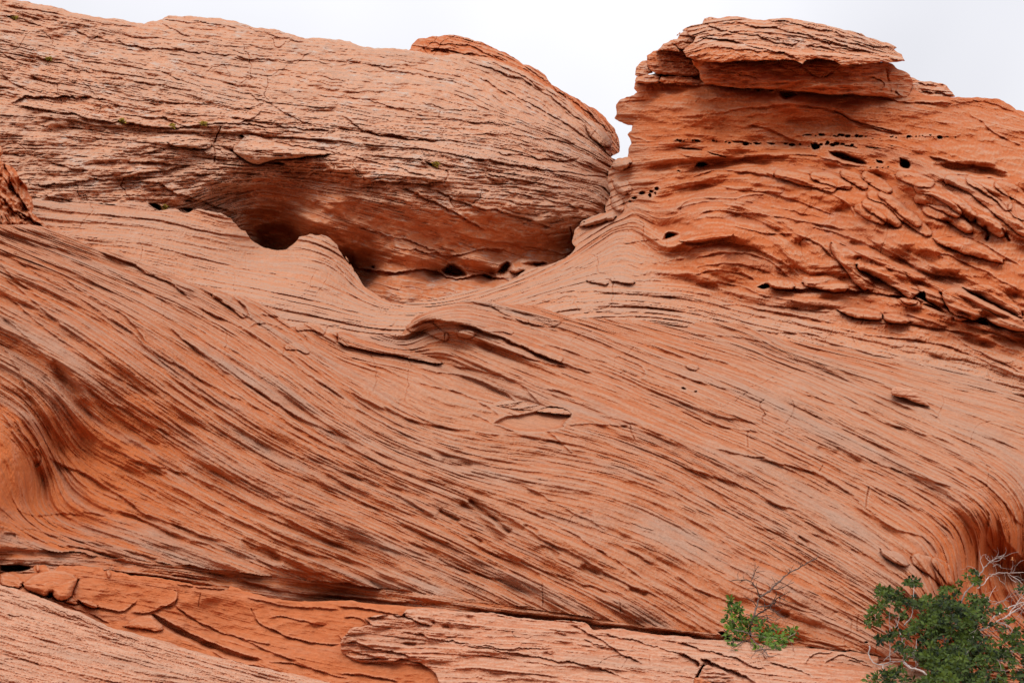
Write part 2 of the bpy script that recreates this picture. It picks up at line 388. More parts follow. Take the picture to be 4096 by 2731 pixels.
# ---------------------------------------------------------------- materials
def rock_mat(name, pale, mid, fresh, bump=1.0, lichen=0.0, grain=1.0, streak=0.35, tan=.5):
    m = bpy.data.materials.new(name); m.use_nodes = True; t = m.node_tree; t.nodes.clear(); L = t.links.new
    o = N(t, "ShaderNodeOutputMaterial"); b = N(t, "ShaderNodeBsdfPrincipled"); L(b.outputs[0], o.inputs[0])
    b.inputs["Roughness"].default_value = 0.93; b.inputs["Specular IOR Level"].default_value = 0.12
    at = N(t, "ShaderNodeAttribute", attribute_name="strat"); sp = N(t, "ShaderNodeSeparateXYZ"); L(at.outputs["Vector"], sp.inputs[0])
    geo = N(t, "ShaderNodeNewGeometry"); tc = N(t, "ShaderNodeTexCoord")
    def comb(sx, sy):
        a = N(t, "ShaderNodeVectorMath", operation='MULTIPLY'); L(at.outputs["Vector"], a.inputs[0]); a.inputs[1].default_value = (sx, sy, 0); return a.outputs[0]
    def noise(vec, sc=1.0, det=4., rough=.55, dist=0.):
        n = N(t, "ShaderNodeTexNoise"); L(vec, n.inputs["Vector"]); n.inputs["Scale"].default_value = sc
        n.inputs["Detail"].default_value = det; n.inputs["Roughness"].default_value = rough; n.inputs["Distortion"].default_value = dist
        return n.outputs[0]
    def rng(v, a, b_, c=0., d=1.):
        r = N(t, "ShaderNodeMapRange"); L(v, r.inputs[0])
        for k, x in enumerate((a, b_, c, d)): r.inputs[k+1].default_value = x
        return r.outputs[0]
    def mth(op, a, b_=None):
        n = N(t, "ShaderNodeMath", operation=op)
        for k, x in enumerate((a, b_)):
            if x is None: continue
            if isinstance(x, (int, float)): n.inputs[k].default_value = x
            else: L(x, n.inputs[k])
        return n.outputs[0]
    def mixc(f, a, b_, mode='MIX'):
        n = N(t, "ShaderNodeMix", data_type='RGBA', blend_type=mode)
        if isinstance(f, (int, float)): n.inputs[0].default_value = f
        else: L(f, n.inputs[0])
        for k, x in (("A", a), ("B", b_)):
            if isinstance(x, tuple): n.inputs[k].default_value = (*x, 1)
            else: L(x, n.inputs[k])
        return n.outputs["Result"]
    band = noise(comb(.05, .0016), 1., 6., .65)            # beds of slightly different colour
    fine = noise(comb(.38, .0065), 1., 5., .72)               # thin laminae
    patch = noise(tc.outputs["Object"], .55, 5., .6)
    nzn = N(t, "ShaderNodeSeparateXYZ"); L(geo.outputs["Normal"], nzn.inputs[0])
    upf = rng(nzn.outputs[2], -.1, .75)                    # exposed tops are bleached and lichened, sheltered faces stay fresh; bounce-light orange painted in too
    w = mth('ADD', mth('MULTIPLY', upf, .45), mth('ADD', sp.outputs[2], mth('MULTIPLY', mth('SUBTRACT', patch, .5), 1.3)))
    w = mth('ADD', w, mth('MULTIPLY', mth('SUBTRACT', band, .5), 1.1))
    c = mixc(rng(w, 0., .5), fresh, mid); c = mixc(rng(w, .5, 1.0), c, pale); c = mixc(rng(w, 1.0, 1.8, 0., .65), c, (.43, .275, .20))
    c = mixc(mth('MULTIPLY', rng(fine, .54, .66, 0., streak), rng(patch, .3, .6, .45, 1.)), c, (mid[0]*.52, mid[1]*.54, mid[2]*.66))
    c = mixc(rng(fine, .44, .34, 0., streak*.6), c, (pale[0]*1.08, pale[1]*1.12, pale[2]*1.12))
    tanb = noise(comb(.022, .0016), 1., 6., .7)               # greyish varnished beds
    c = mixc(rng(tanb, .50, .66, 0., tan), c, (.40, .235, .165))
    grain_n = noise(tc.outputs["Object"], 28., 4., .7)
    c = mixc(rng(grain_n, .25, .75, 0., 1.), mixc(.5, c, (0.0,0.0,0.0)) if False else mixc(1., c, (.80,.78,.76), 'MULTIPLY'), mixc(1., c, (1.13,1.12,1.1), 'MULTIPLY'))
    if lichen > 0:
        l1 = noise(tc.outputs["Object"], 1.7, 6., .72, .4); l2 = noise(comb(.12, .03), 1., 5., .7)
        lf = mth('MULTIPLY', rng(mth('MULTIPLY', mth('ADD', l1, l2), .5), .53, .62), rng(nzn.outputs[2], .0, .5, 0., lichen))
        c = mixc(lf, c, (.50, .40, .33))
        l3 = noise(tc.outputs["Object"], 9., 5., .75)
        c = mixc(mth('MULTIPLY', rng(l3, .60, .66, 0., .6), rng(l1, .45, .6, 0., lichen)), c, (.12, .105, .085))
    L(c, b.inputs["Base Color"])
    # relief too fine for the mesh: laminae and sand grain
    b1 = N(t, "ShaderNodeBump"); b1.inputs["Strength"].default_value = .75*bump; b1.inputs["Distance"].default_value = .016
    L(noise(comb(.34, .008), 1., 6., .72), b1.inputs["Height"])
    b2 = N(t, "ShaderNodeBump"); b2.inputs["Strength"].default_value = .6*grain; b2.inputs["Distance"].default_value = .012
    L(noise(tc.outputs["Object"], 16., 5., .75), b2.inputs["Height"]); L(b1.outputs[0], b2.inputs["Normal"])
    L(b2.outputs[0], b.inputs["Normal"])
    return m
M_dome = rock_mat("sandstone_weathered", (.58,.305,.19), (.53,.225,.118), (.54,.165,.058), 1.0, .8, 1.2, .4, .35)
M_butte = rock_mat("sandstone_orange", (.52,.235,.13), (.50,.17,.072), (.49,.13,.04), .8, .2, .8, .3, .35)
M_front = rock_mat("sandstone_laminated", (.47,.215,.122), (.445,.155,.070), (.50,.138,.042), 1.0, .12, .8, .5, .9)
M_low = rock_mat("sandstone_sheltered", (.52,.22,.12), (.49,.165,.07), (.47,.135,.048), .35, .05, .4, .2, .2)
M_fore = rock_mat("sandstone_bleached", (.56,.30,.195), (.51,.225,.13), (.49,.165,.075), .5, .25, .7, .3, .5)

# ================================================================ THE ROCKS
# ---- ridge behind the dome
dome_str = strata_field([
 ("P -200,-60 0,-5 330,55 700,95 940,115 1130,150 1290,240 1400,335 1470,460", 0),
 ("P -200,40 0,85 300,130 600,190 900,215 1100,250 1280,330 1400,400 1500,480", 72),
 ("P -200,110 0,150 300,205 600,265 850,295 1000,310 1200,350 1400,430", 140),
 ("A 0,690 120,705 250,735 420,750 580,790 840,825 1050,860 1310,835 1640,830 1950,850 2352,890 B 300,925 600,945 1000,960 1300,1000 1600,1080 1850,1190", 222),
 ("P 0,330 200,330 400,340 560,370 750,365 1000,390 1200,405 1400,425", 300),
 ("P -200,400 60,400 200,405 330,400 470,385 600,400 800,415 1000,430 1200,450 1400,485", 350),
 ("P -200,470 70,460 200,470 340,465 420,470", 420),
 ("P 600,430 700,450 900,510 1100,570 1250,610 1400,640", 440),
 ("P 560,520 700,560 860,610 1000,640 1200,665", 540)])
ridge = Sheet("ridge", "B 380,420 470,345 490,330 500,300 540,262 640,242 730,237 830,245 920,275 1000,300 1090,345 1170,380 1220,410 1250,435 1290,440 1350,470 1390,500 1410,530 1440,570 1500,605 1560,640 1640,685 1720,725 1780,770 1820,820 1860,860 1885,920 1895,970 1893,1025 1850,1045 1838,1056 1760,1040 1500,800 1200,560 900,450 600,430",
 [(800,150,39.5),(1000,100,40),(1100,150,38.6),(1200,200,38),(1300,260,37.2),(1420,350,36.5),(1380,330,35.8),(1200,240,36)], dome_str, jitter=3.5, edge_r=14, seed=3)
r = ridge; r.W -= .1
r.beds(12, 40, .6, 31, crack=.2); r.beds(4, 11, .3, 32, tl=120, crack=.25); r.rough(.14, 12); r.joints(8, 40, .3)
for t in ("B 540,310 640,345 720,340 850,360 950,370 1040,400", "B 560,280 700,300 800,290 950,330 1060,390 1150,440", "B 620,350 700,320 760,330", "B 1260,450 1340,500 1410,550 1500,630", "B 1430,590 1560,660 1700,760 1800,860 1860,960"): r.ledge(t, .5, 14, 5)
tag(r.build(M_butte), "dark orange layered ridge cresting behind the rounded pale dome", "ridge", kind="structure")

# ---- the pale dome with its alcove
dome = Sheet("hill", "P -460,-90 -100,-40 A 0,-4 190,10 280,30 360,45 430,62 500,88 560,98 620,112 700,125 830,133 900,150 968,162 1010,145 1090,130 1130,105 1200,112 1300,112 1420,120 1480,122 1600,150 1700,185 1820,195 1900,215 2050,260 2200,262 2352,278 B 100,290 200,315 300,325 430,332 490,340 600,358 690,375 760,365 850,372 1000,388 1100,420 1200,458 1250,480 1400,580 1550,680 1660,780 1750,830 1830,900 1845,940 1848,1000 1838,1056 1875,1078 1960,1110 2050,1300 2050,1500 P 1440,640 1440,760 700,790 -460,760",
 [(-200,-60,27),(0,0,29),(400,50,31.5),(700,95,33),(940,120,34.5),(1150,160,35),(1300,260,34.3),(1400,350,33.5),(1440,420,33),
  (-200,250,24),(0,200,25.2),(400,220,27),(800,250,28.6),(1100,300,29.4),(1300,360,30.5),(1400,420,31.5),
  (-200,420,22),(0,400,22.6),(300,400,24.2),(600,390,25),(800,390,25.3),(1050,400,26.2),(1250,420,27.6),(1380,460,29),
  (100,480,22.6),(300,480,23.6),(450,480,24.6),(560,440,25.4),(640,430,25.8),
  (800,450,25.3),(950,470,25.6),(1100,500,26.0),(1250,510,27.1),(1340,520,28.4),
  (600,500,25.8),(640,540,26.0),(720,520,25.3),(800,540,25.4),(860,600,25.9),(960,550,25.8),(1000,600,26.1),(1100,600,26.4),(1200,590,27.2),(1300,570,28.2),
  (850,622,26.5),(1000,630,26.7),(1130,636,26.9),(870,650,25.0),(1000,662,25.1),(1150,650,25.4),(930,690,23.9),(1060,690,23.9),(1000,760,25.0),(600,650,27),(200,650,22)],
 dome_str, jitter=2.5, edge_r=22, seed=5, lam=3e-4)
d = dome
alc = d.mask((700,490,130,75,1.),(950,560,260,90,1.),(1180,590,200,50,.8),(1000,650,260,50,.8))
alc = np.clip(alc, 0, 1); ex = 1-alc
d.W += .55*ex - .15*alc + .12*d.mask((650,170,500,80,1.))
d.H += ex*.35*fbm(d.T/220, d.S/70, 3, 77) + .12*fbm(d.X/60, d.Y/40, 3, 78)
d.beds(26, 75, .30, 41, tl=300, crack=.12, gain=ex, warp=8)
d.beds(8, 24, .17, 42, tl=130, crack=.16, gain=ex*.95+.05, cmin=.0, warp=7)
d.beds(3.5, 8, .07, 43, tl=60, crack=.10, gain=ex*.9+.1, cmin=-.1, warp=5)
d.laminae(.018, 8, 300, gain=(ex*.6+.4)*(1-sstep(1000,1250,d.X))); d.ribs(8, 24, .7, 145, 300, warp=12, gain=.6*alc+.5*ex, line=1.5); d.rough(.06, 10, gain=ex*.85+.15); d.joints(9, 90, .2, gain=ex); d.joints(19, 40, .07, gain=ex)
DL = """.30;A 0,100 60,120 150,130 250,160 380,195 500,200 600,250 640,240 760,270
.35;A 640,240 830,290 950,320 1050,330 1180,325 1330,360 1500,365 1640,385 1750,400 1860,405 2000,410 2300,430
.28;A 1090,130 1200,135 1330,150 1440,150 1550,190
.30;A 1060,160 1120,165 1240,240 1300,250
.25;A 1430,170 1500,185 1600,190
.30;A 1640,180 1750,215 1900,250 2060,280
.30;A 240,385 310,395 430,430 560,480 650,490
.30;A 200,510 270,535 340,555 430,570
.30;A 0,490 60,540 150,600 260,640
.80;A 60,692 90,690 150,660 180,640 250,660 370,655 440,645 520,650 620,655
.25;A 0,350 80,400 200,440
.25;A 420,600 560,640 700,670 780,695
.50;A 0,690 120,705 250,735 420,750 580,790 700,815 840,825 950,850 1050,860 1200,860 1310,835 1450,830 1500,835 1640,830 1800,855 1950,850 2060,865 2200,880 2352,890
.40;A 1080,770 1130,800 1220,840 1300,850
.30;A 1560,720 1640,735 1740,710 1780,690
.50;A 1580,835 1680,800 1720,770 1750,740
.35;A 1650,625 1800,690 1900,740 2000,800 2100,840 2200,870
.30;A 1750,940 1860,960 1950,975 2080,990 2180,1010 2352,1055
.25;A 1110,980 1180,960 1280,940 1420,940
.25;A 1140,1000 1230,975 1350,1010 1400,1030
.25;A 780,1040 950,1030 1050,1010 1150,1000
.30;A 850,1085 1000,1080 1180,1110 1280,1112
.25;A 350,1110 480,1120 600,1150
.45;A 190,1240 400,1240 560,1220 620,1200 760,1205 860,1190 940,1165 1050,1155 1180,1130 1290,1110
.30;A 600,1190 760,1160 900,1165
.45;A 1060,1215 1150,1290 1290,1330 1400,1360 1500,1400 1600,1440
.30;A 1280,1165 1450,1170 1640,1160 1750,1155
.30;A 230,1310 400,1330 560,1368 760,1385 860,1360 980,1360
.35;A 2060,1190 2150,1140 2352,1150
.55;B 0,780 80,800 150,860 230,890 290,910 400,905 470,930 600,940 700,945 770,950
.30;B 765,905 830,905 900,910 1000,900 1150,900 1300,925 1420,935 1560,960 1690,985
.25;B 0,650 110,650 230,680 350,720 450,745 560,770 640,800
.28;B 540,685 650,700 720,740 850,735 960,740
.25;B 200,440 350,470 550,500 700,530 830,540
.25;B 650,530 760,545 900,590 1000,615
.30;B 700,800 850,810 1000,830 1130,845 1215,835
.25;B 0,435 150,430 300,450
.40;B 900,430 1000,450 1100,490 1200,520 1300,560 1400,620 1500,700 1600,780 1700,860
.35;B 1000,400 1100,440 1230,510 1350,570 1480,640 1560,700
.35;B 1100,580 1200,640 1330,720 1450,790 1600,870 1700,940
.30;B 950,520 1060,590 1150,640
.55;B 1050,1020 1200,1045 1380,1060 1520,1085 1580,1070 1640,1050
.55;B 870,1030 900,1060 1050,1085 1200,1110 1350,1130 1480,1150 1600,1160 1720,1180 1830,1195
.30;B 1290,990 1400,1010 1500,1040 1600,1060
.45;B 540,1070 620,1110 700,1120
.30;B 0,1030 200,1080 350,1110 560,1170 720,1200
.60;B 180,1225 300,1215 440,1225 560,1240 650,1215 725,1225
.30;B 740,1150 900,1150 1100,1180 1300,1225 1500,1260 1700,1290
.25;B 830,1180 900,1190 1000,1185 1060,1200
.30;B 1100,1290 1300,1320 1500,1360 1650,1420
.40;B 580,1250 700,1300 900,1380 1100,1420 1300,1480 1500,1540
.45;B 400,1260 600,1330 800,1430 1000,1560
.40;B 1640,820 1700,900 1760,970 1800,1010 1838,1050
.40;E 430,150 600,180 800,210 1000,150 1150,180
.30;E 100,0 300,60 500,110 700,190"""
for ln in DL.split("\n"):
    a, t = ln.split(";"); d.ledge(t, float(a)*1.1, 12, 5)
for t in ("A 1500,850 1450,920 1440,1000 1445,1110", "B 725,1225 740,1160 720,1130", "B 680,740 680,800", "A 660,240 610,270 600,300", "B 1740,870 1700,930", "E 1560,0 1580,60 1570,110"): d.crack(t, .25)
d.lens("A 1560,1010 1590,970 1640,920 1620,900 1700,905 1800,940 1900,975 2000,990 2100,1000 2180,1020 2205,1045 2120,1050 2050,1055 1960,1065 1830,1080 1760,1105 1680,1100 1620,1060", .55, 16, .5)
d.lens("A 1130,960 1280,930 1400,935 1430,970 1400,1005 1290,1000 1180,990", .25, 12, .2)
d.lens("B 1670,840 1750,870 1830,925 1845,980 1800,1000 1730,950 1680,900", .5, 12, .3)
for t, a in (("A 990,1365 1050,1365 1085,1380 1095,1405 1080,1420 1050,1415 1010,1390", .9), ("A 1180,1390 1240,1390 1300,1400 1295,1435 1240,1425", .6),
             ("A 1220,1340 1290,1340 1290,1365 1230,1360", .4), ("A 1780,1100 1860,1085 1925,1095 1920,1110 1820,1115", .6), ("A 1180,1106 1220,1106 1280,1112 1260,1122", .5),
             ("B 560,1075 620,1085 700,1130 640,1130", .5), ("A 30,100 80,105 100,125 50,120", .6)): d.hole(t, a, 5)
# caves inside the alcove
d.soft("P 560,485 640,470 690,505 700,545 690,575 600,575 560,540", -.4, 26)
d.soft("P 590,530 640,515 685,540 690,575 600,578", -.6, 14)
d.beds(22, 60, .3, 45, tl=260, gain=alc, warp=18); d.H += alc*.08*fbm(d.X/55, d.Y/35, 3, 144); d.beds(5, 12, .07, 46, tl=200, gain=alc, crack=.06, warp=6)
d.soft("E 20,170 70,180 130,280 100,300 60,260", -.4, 14)
d.hole("E 690,300 760,240 850,290 890,350 800,362 720,350", 1.1, 14)
d.hole("E 1050,330 1100,250 1150,235 1190,270 1170,320 1110,360", 1.1, 14)
d.hole("E 210,275 250,262 262,285 240,292", .6, 5)
d.hole("E 1210,262 1300,240 1400,240 1420,268 1310,292", .9, 12)
d.ledge("E 100,285 200,290 300,310 430,308 560,300 690,318 730,352 870,358 920,335 1000,330 1060,358 1190,350", .8, 14, 6)
d.blob(*pts("E 980,250")[0], 60, 16, .8, .3); d.blob(*pts("E 500,200")[0], 70, 20, .5, .3); d.blob(*pts("A 2100,1480")[0], 40, 16, .5, .3)
d.cap("E 1190,300 1250,275 1290,300 1270,330", 14, .6)
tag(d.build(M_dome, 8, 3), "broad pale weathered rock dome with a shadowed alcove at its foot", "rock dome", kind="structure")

# ---- saddle and orange butte (one body of rock)
mid_str = strata_field([
 ("P 0,430 200,465 400,490 520,520", -45),
 ("P -200,480 100,525 300,535 450,560 560,590 640,600 720,590 780,620 830,675 900,712 1000,710 1100,690 1200,655 1300,610 1380,550 1450,490", 0),
 ("P -200,540 150,575 350,600 500,640 700,680 850,725 1000,728 1150,690 1300,640 1400,610 1500,600", 45),
 ("P 0,640 350,680 550,700 700,725 850,755 1000,760 1150,730 1250,695 1400,672 1600,690 1750,735 2000,800 2352,880 2500,920", 100),
 ("P 600,800 1000,830 1300,760 1500,740 1700,790 2000,880 2352,960", 165),
 ("P 1400,60 1700,35 2000,90 2200,150 2352,200 2500,240", -470),
 ("P 1400,200 1550,190 1700,205 2000,225 2200,245 2352,290 2500,330", -320),
 ("P 1400,320 1550,318 1700,320 1900,318 2050,335 2200,400 2352,470 2500,520", -215),
 ("P 1400,410 1500,395 1600,378 1800,360 2000,400 2100,440 2250,520 2352,570", -140),
 ("P 1380,500 1480,480 1600,440 1720,450 1850,500 2000,570 2200,660 2352,730", -75),
 ("P 1530,560 1570,515 1650,500 1760,530 1830,590 1860,640", -20),
 ("P 1470,620 1560,600 1650,620 1740,655 2000,670 2200,735 2352,790 2500,840", 35)])
mid = Sheet("rock_saddle", "P -460,520 A 0,1250 190,1335 400,1362 560,1366 760,1383 870,1355 985,1360 1000,1388 1050,1420 1100,1412 1180,1402 1250,1432 1300,1410 1400,1415 1480,1430 1550,1465 1590,1510 1620,1545 D 1650,40 1700,110 1760,145 1870,170 1930,160 1980,120 2010,80 2080,60 2160,65 2220,90 2270,140 2300,200 2352,270 E 50,200 95,270 110,310 170,400 250,460 350,515 450,525 560,515 650,490 800,460 930,430 1040,425 1100,390 1200,350 1300,290 1420,265 1540,215 1600,150 1575,110 B 1590,1555 1650,1480 1740,1445 1805,1430 1800,1390 1822,1340 1835,1290 1815,1200 1830,1140 1855,1090 1880,1065 1950,1055 1955,1000 1975,965 1948,905 1975,880 1982,845 1900,820 1860,795 1875,770 1872,705 1900,670 1990,640 2015,620 1992,595 1998,560 2040,520 2352,420 C 60,300 300,260 900,300 1300,420 1500,520 1560,640 1600,600 1680,640 1890,655 2000,658 2100,660 2200,675 2250,700 2300,740 2352,752 P 2480,300 2620,380 2620,1150 1700,1000 900,900 -460,800",
 [(-200,520,19),(0,500,19.6),(200,480,21.4),(350,475,22.6),(480,490,23.4),(540,500,23.8),(600,570,24),(700,545,23.6),(760,560,23.6),(830,650,23),(950,690,22.6),(1100,680,22.8),(1250,620,23.8),(1350,560,24.6),
  (0,650,17.2),(300,620,18.8),(600,680,19),(800,740,19),(950,760,19),(1100,740,19.6),(1300,680,20.4),(1450,600,22),
  (1430,520,24.2),(1400,440,26.5),(1440,430,25.5),(1440,300,26.8),(1430,200,27.2),(1500,150,28),(1500,350,25.2),(1530,470,23.6),(1480,560,22.8),
  (1600,250,25.2),(1600,400,24.6),(1700,480,22.8),(1650,560,21.2),(1780,590,20.9),(1560,620,21.4),(1700,665,20.9),(1600,700,20),(1800,205,25.3),(1800,320,24.8),(1800,400,23.8),(2000,240,25.1),(2000,360,24.2),(2000,480,22),(1950,600,20.8),(1950,680,20),
  (2200,270,25.4),(2200,400,23),(2200,550,20.8),(2250,700,19.2),(2352,270,25.5),(2352,450,22),(2352,650,19.4),(2352,800,18),(2600,400,23),(2600,800,17.5),
  (1750,760,18.6),(2000,780,18.4),(2352,900,17),(1400,800,17.5),(900,900,15.5),(300,800,15.5),(1900,110,28.5),(1600,110,28.5),(2200,100,28),(2352,1000,16),(1700,960,15.5)],
 mid_str, jitter=2.5, edge_r=14, seed=9, lam=3e-4, warp=2.4)
m = mid
butte = sstep(1400, 1560, m.X + (m.Y-500)*-.15)*(1-sstep(690, 790, m.Y - (m.X-1900)*.22))
upper = butte*(1-sstep(300, 400, m.Y-.1*(m.X-1800))); lower = butte-upper
sad = 1-butte
m.W += .80*sad - .22*butte + .25*m.mask((2300,330,200,110,1.)) + .2*m.mask((1500,640,200,60,1.))
m.H += .10*fbm(m.T/150, m.S/60, 3, 55)*sad + .22*fbm(m.X/110, m.Y/45, 3, 56)*butte + .30*fbm(m.T/110, m.S/40, 2, 57)*lower
m.beds(30, 80, .28, 51, tl=300, gain=.25*sad+.3*upper, warp=12)
m.ribs(28, 64, 1.35, 50, 300, warp=12, gain=lower, low=.35, drop=.4)
m.ribs(12, 26, 1.1, 59, 320, warp=7, gain=lower, low=.3, drop=.38)
m.ribs(5, 11, .8, 62, 300, warp=4, gain=lower, low=.3, drop=.4)
m.beds(9, 26, .15, 52, tl=170, gain=.45*sad+.25*upper+.12*lower, warp=7, crack=.08, cmin=.05)
m.beds(4, 9, .06, 53, tl=160, gain=.8*sad+.25*upper+.12*lower, warp=4, crack=.07, cmin=.0)
m.rough(.022, 12); m.rough(.015, 5, st=1.2); m.joints(29, 120, .1, gain=sad+.5*lower); m.joints(33, 60, .06, gain=sad)
ML = """.7;12;5;C 0,570 200,570 400,585 520,595 660,605
.6;12;5;C 690,605 800,610 1000,630 1200,630 1370,650 1540,690 1680,690 1820,690 1900,700
.45;26;6;C 320,760 450,730 600,720 700,700 830,700 900,720 1060,735 1150,780 1250,830 1330,860 1450,890 1560,900 1650,910
.35;16;6;C 1080,735 1200,790 1270,835 1400,880 1560,895
.3;18;6;C 480,870 520,840 640,860 760,930 860,960
.3;14;5;C 0,1020 100,1050 200,1065 300,1060 420,1050
.35;16;6;C 0,1160 120,1140 240,1110 400,1080 520,1050 630,1045 700,1050 850,1035 1000,1060 1100,1090 1250,1120 1400,1130
.4;18;6;C 100,1220 150,1170 300,1145 420,1150 560,1170 700,1200 850,1240 880,1265
.35;16;6;C 600,1160 700,1190 850,1210 960,1265
.3;18;4;C 880,1268 1000,1265 1100,1262 1180,1258 1300,1255
.6;22;8;C 1700,1050 1850,1080 1950,1110 2100,1120 2270,1170
.6;20;12;C 1880,1170 2000,1185 2150,1195 2250,1210
.3;20;6;C 1860,715 1950,690 2060,670 2200,720 2352,790
.35;20;6;C 1980,770 2080,830 2150,900 2352,990
.25;14;5;C 1600,685 1750,700 1850,715
.2;14;5;C 0,790 150,780 330,760 400,750
.25;16;6;C 0,1290 150,1240 300,1240 400,1280 600,1290 760,1300
.3;16;6;C 0,1420 100,1340 250,1330 400,1340 520,1310 640,1310
.3;16;6;C 590,1380 700,1400 850,1430 1000,1470 1120,1465
.3;16;6;C 640,1300 800,1340 960,1400 1100,1460
.3;16;6;C 960,1270 1080,1310 1180,1380 1220,1470
.3;16;6;C 100,1480 250,1400 400,1430 600,1440 800,1480 950,1500 1200,1560
.8;24;8;F 550,424 640,405 700,424 800,427 950,432 1150,437 1300,450 1500,477 1600,487
.4;18;5;F 40,120 150,120 300,110 430,70
.35;14;5;F 60,200 150,140 300,120 450,130 600,180 750,260 830,320 850,380
.35;14;5;F 100,260 200,200 350,180 500,190 650,240 800,370
.3;14;5;F 120,290 300,260 450,260 600,300 700,360
.35;14;5;F 130,330 300,300 500,330 560,390
.5;22;6;F 800,60 950,110 1060,200 1130,260 1280,370 1400,440
.35;16;6;F 380,0 600,60 820,60
.35;16;6;F 1050,80 1250,200 1400,270 1550,330 1640,370
.4;18;6;F 1250,70 1400,150 1560,250 1700,330 1850,350 2000,370 2020,390
.3;16;6;F 900,0 1200,90 1400,180 1600,300
.3;12;5;F 1750,310 1850,310 1900,340
.3;16;6;F 1770,80 1900,75 2000,90 2100,140 2200,200 2352,290
.35;16;6;F 1620,180 1700,170 1850,200 2000,280 2100,310 2200,380 2352,450
.35;16;6;F 130,390 250,380 400,400 500,430 570,470 700,490 900,530 1060,560
.35;16;6;F 540,520 700,550 870,560 1000,590 1070,580
.3;16;6;F 280,540 400,530 550,560 700,590 900,620 1030,660
.35;16;6;F 1560,600 1700,640 1840,690
.35;16;6;F 1180,660 1300,650 1470,665 1600,670 1750,690 1850,700 2000,740 2100,740
.35;16;6;F 1860,630 2000,690 2150,720 2352,800
.3;16;6;F 1850,740 2000,830 2200,920 2352,1000
.3;16;6;F 1060,690 1300,740 1700,780 1900,830 2050,900 2352,1030
.3;14;6;F 500,700 700,730 900,720 1050,780
.3;14;5;B 1850,1190 1900,1200 1950,1220
.3;14;5;B 1820,1330 1880,1320 1920,1340 1950,1400
.3;14;5;B 1870,770 1950,780 2010,790 2020,820
.3;12;5;B 1950,905 2000,930 2080,945
.4;14;6;B 1590,1555 1700,1500 1800,1480 1880,1470
.3;14;5;E 1200,540 1300,480 1450,460 1600,440 1800,450 2000,470 2352,490
.25;14;5;E 1000,460 1150,430 1300,380 1500,300 1700,280
.25;14;5;E 1690,385 1780,395 1810,385
.25;14;5;E 1830,380 1950,400 1990,385
.2;14;5;E 1200,500 1500,520 1800,520 2100,560 2352,580
.2;14;5;E 1500,560 1800,590 2120,590 2352,620
.25;12;5;F 450,770 600,790 690,790
.25;14;5;E 1900,130 2100,100 2180,90
.25;14;4;D 1130,190 1300,220 1500,260 1640,300 1800,320 2000,380 2200,440 2352,480
.2;14;4;D 1400,400 1700,440 2000,480 2352,570
.25;12;4;D 2150,200 2250,260 2330,360 2352,380
.25;12;4;E 0,420 200,520 350,560 560,570 800,540 1000,520
.2;12;4;E 0,560 200,600 400,600 540,610"""
for ln in ML.split("\n"):
    a, wu, wd, t = ln.split(";"); m.ledge(t, float(a)*.9, float(wu), float(wd))
m.beads("C 870,910 1000,910 1100,910 1200,915 1320,925 1400,925 1560,920 1700,915 1920,925", 7.5, 2.4, .35)
m.beads("C 0,945 200,945 360,950 520,965 640,965 760,970 880,975 1000,970 1120,970 1240,985", 7.5, 2.4, .35)
m.beads("C 400,585 520,595 660,605", 9, 2.6, .4); m.beads("C 1060,625 1200,630 1370,648", 12, 3, .4); m.beads("C 1440,1130 1300,1120", 9, 2, .2)
m.crack("C 870,910 1300,922 1920,925", .05, 1.2); m.crack("C 1060,735 1250,830 1500,890", .3, 1.4)
m.crack("F 2080,0 2120,60 2100,110", .4, 4); m.crack("F 2200,20 2260,110", .3, 3)
for t, a, rr in (("C 695,610 800,612 850,640 790,668 740,682 700,650", .8, 12), ("C 920,960 985,970 990,1000 950,1018 925,1000", 1.2, 6), ("C 1030,1012 1100,1005 1200,1040 1310,1090 1290,1122 1200,1105 1100,1080 1050,1050", .9, 12),
   ("C 1350,1070 1410,1080 1412,1105 1360,1100", .9, 6), ("C 1515,1055 1580,1070 1595,1110 1580,1145 1540,1135 1510,1115", 1.1, 8), ("C 1130,965 1240,990 1240,1002 1160,990", .7, 5), ("C 130,1132 150,1088 210,1080 240,1110 180,1132", .9, 8),
   ("C 615,958 650,955 685,968 660,982", .8, 5), ("C 205,1005 260,1030 370,1055 340,1065 250,1040", .7, 5), ("C 860,905 900,900 945,908 900,920", .7, 4), ("C 1270,985 1400,990 1380,1005 1300,1000", .6, 5), ("C 1420,975 1470,975 1480,990", .5, 4),
   ("F 550,415 600,390 640,385 665,422 590,440", 1.4, 8), ("F 1600,482 1650,450 1690,440 1700,500 1760,530 1860,600 1760,560 1680,510", 1.4, 8), ("F 2025,658 2080,635 2110,650 2125,680 2060,672", 1.2, 8),
   ("E 2180,100 2200,40 2300,50 2290,80 2220,110", .9, 10), ("B 2080,1310 2100,1290 2120,1320 2100,1340", .7, 5), ("B 2120,1290 2145,1285 2140,1320", .7, 5), ("C 0,990 60,985 190,1000 190,1015 80,1010", .5, 6), ("C 380,940 500,950 520,975 400,960", .6, 6),
   ("C 0,1145 40,1140 50,1158", .6, 4), ("B 1640,1500 1660,1480 1670,1500", .7, 4), ("F 1660,530 1700,520 1850,590 1820,600", .8, 8)): m.hole(t, a, rr)
m.beads("B 1960,1350 2030,1310 2100,1290 2150,1275", 8, 3, .3)
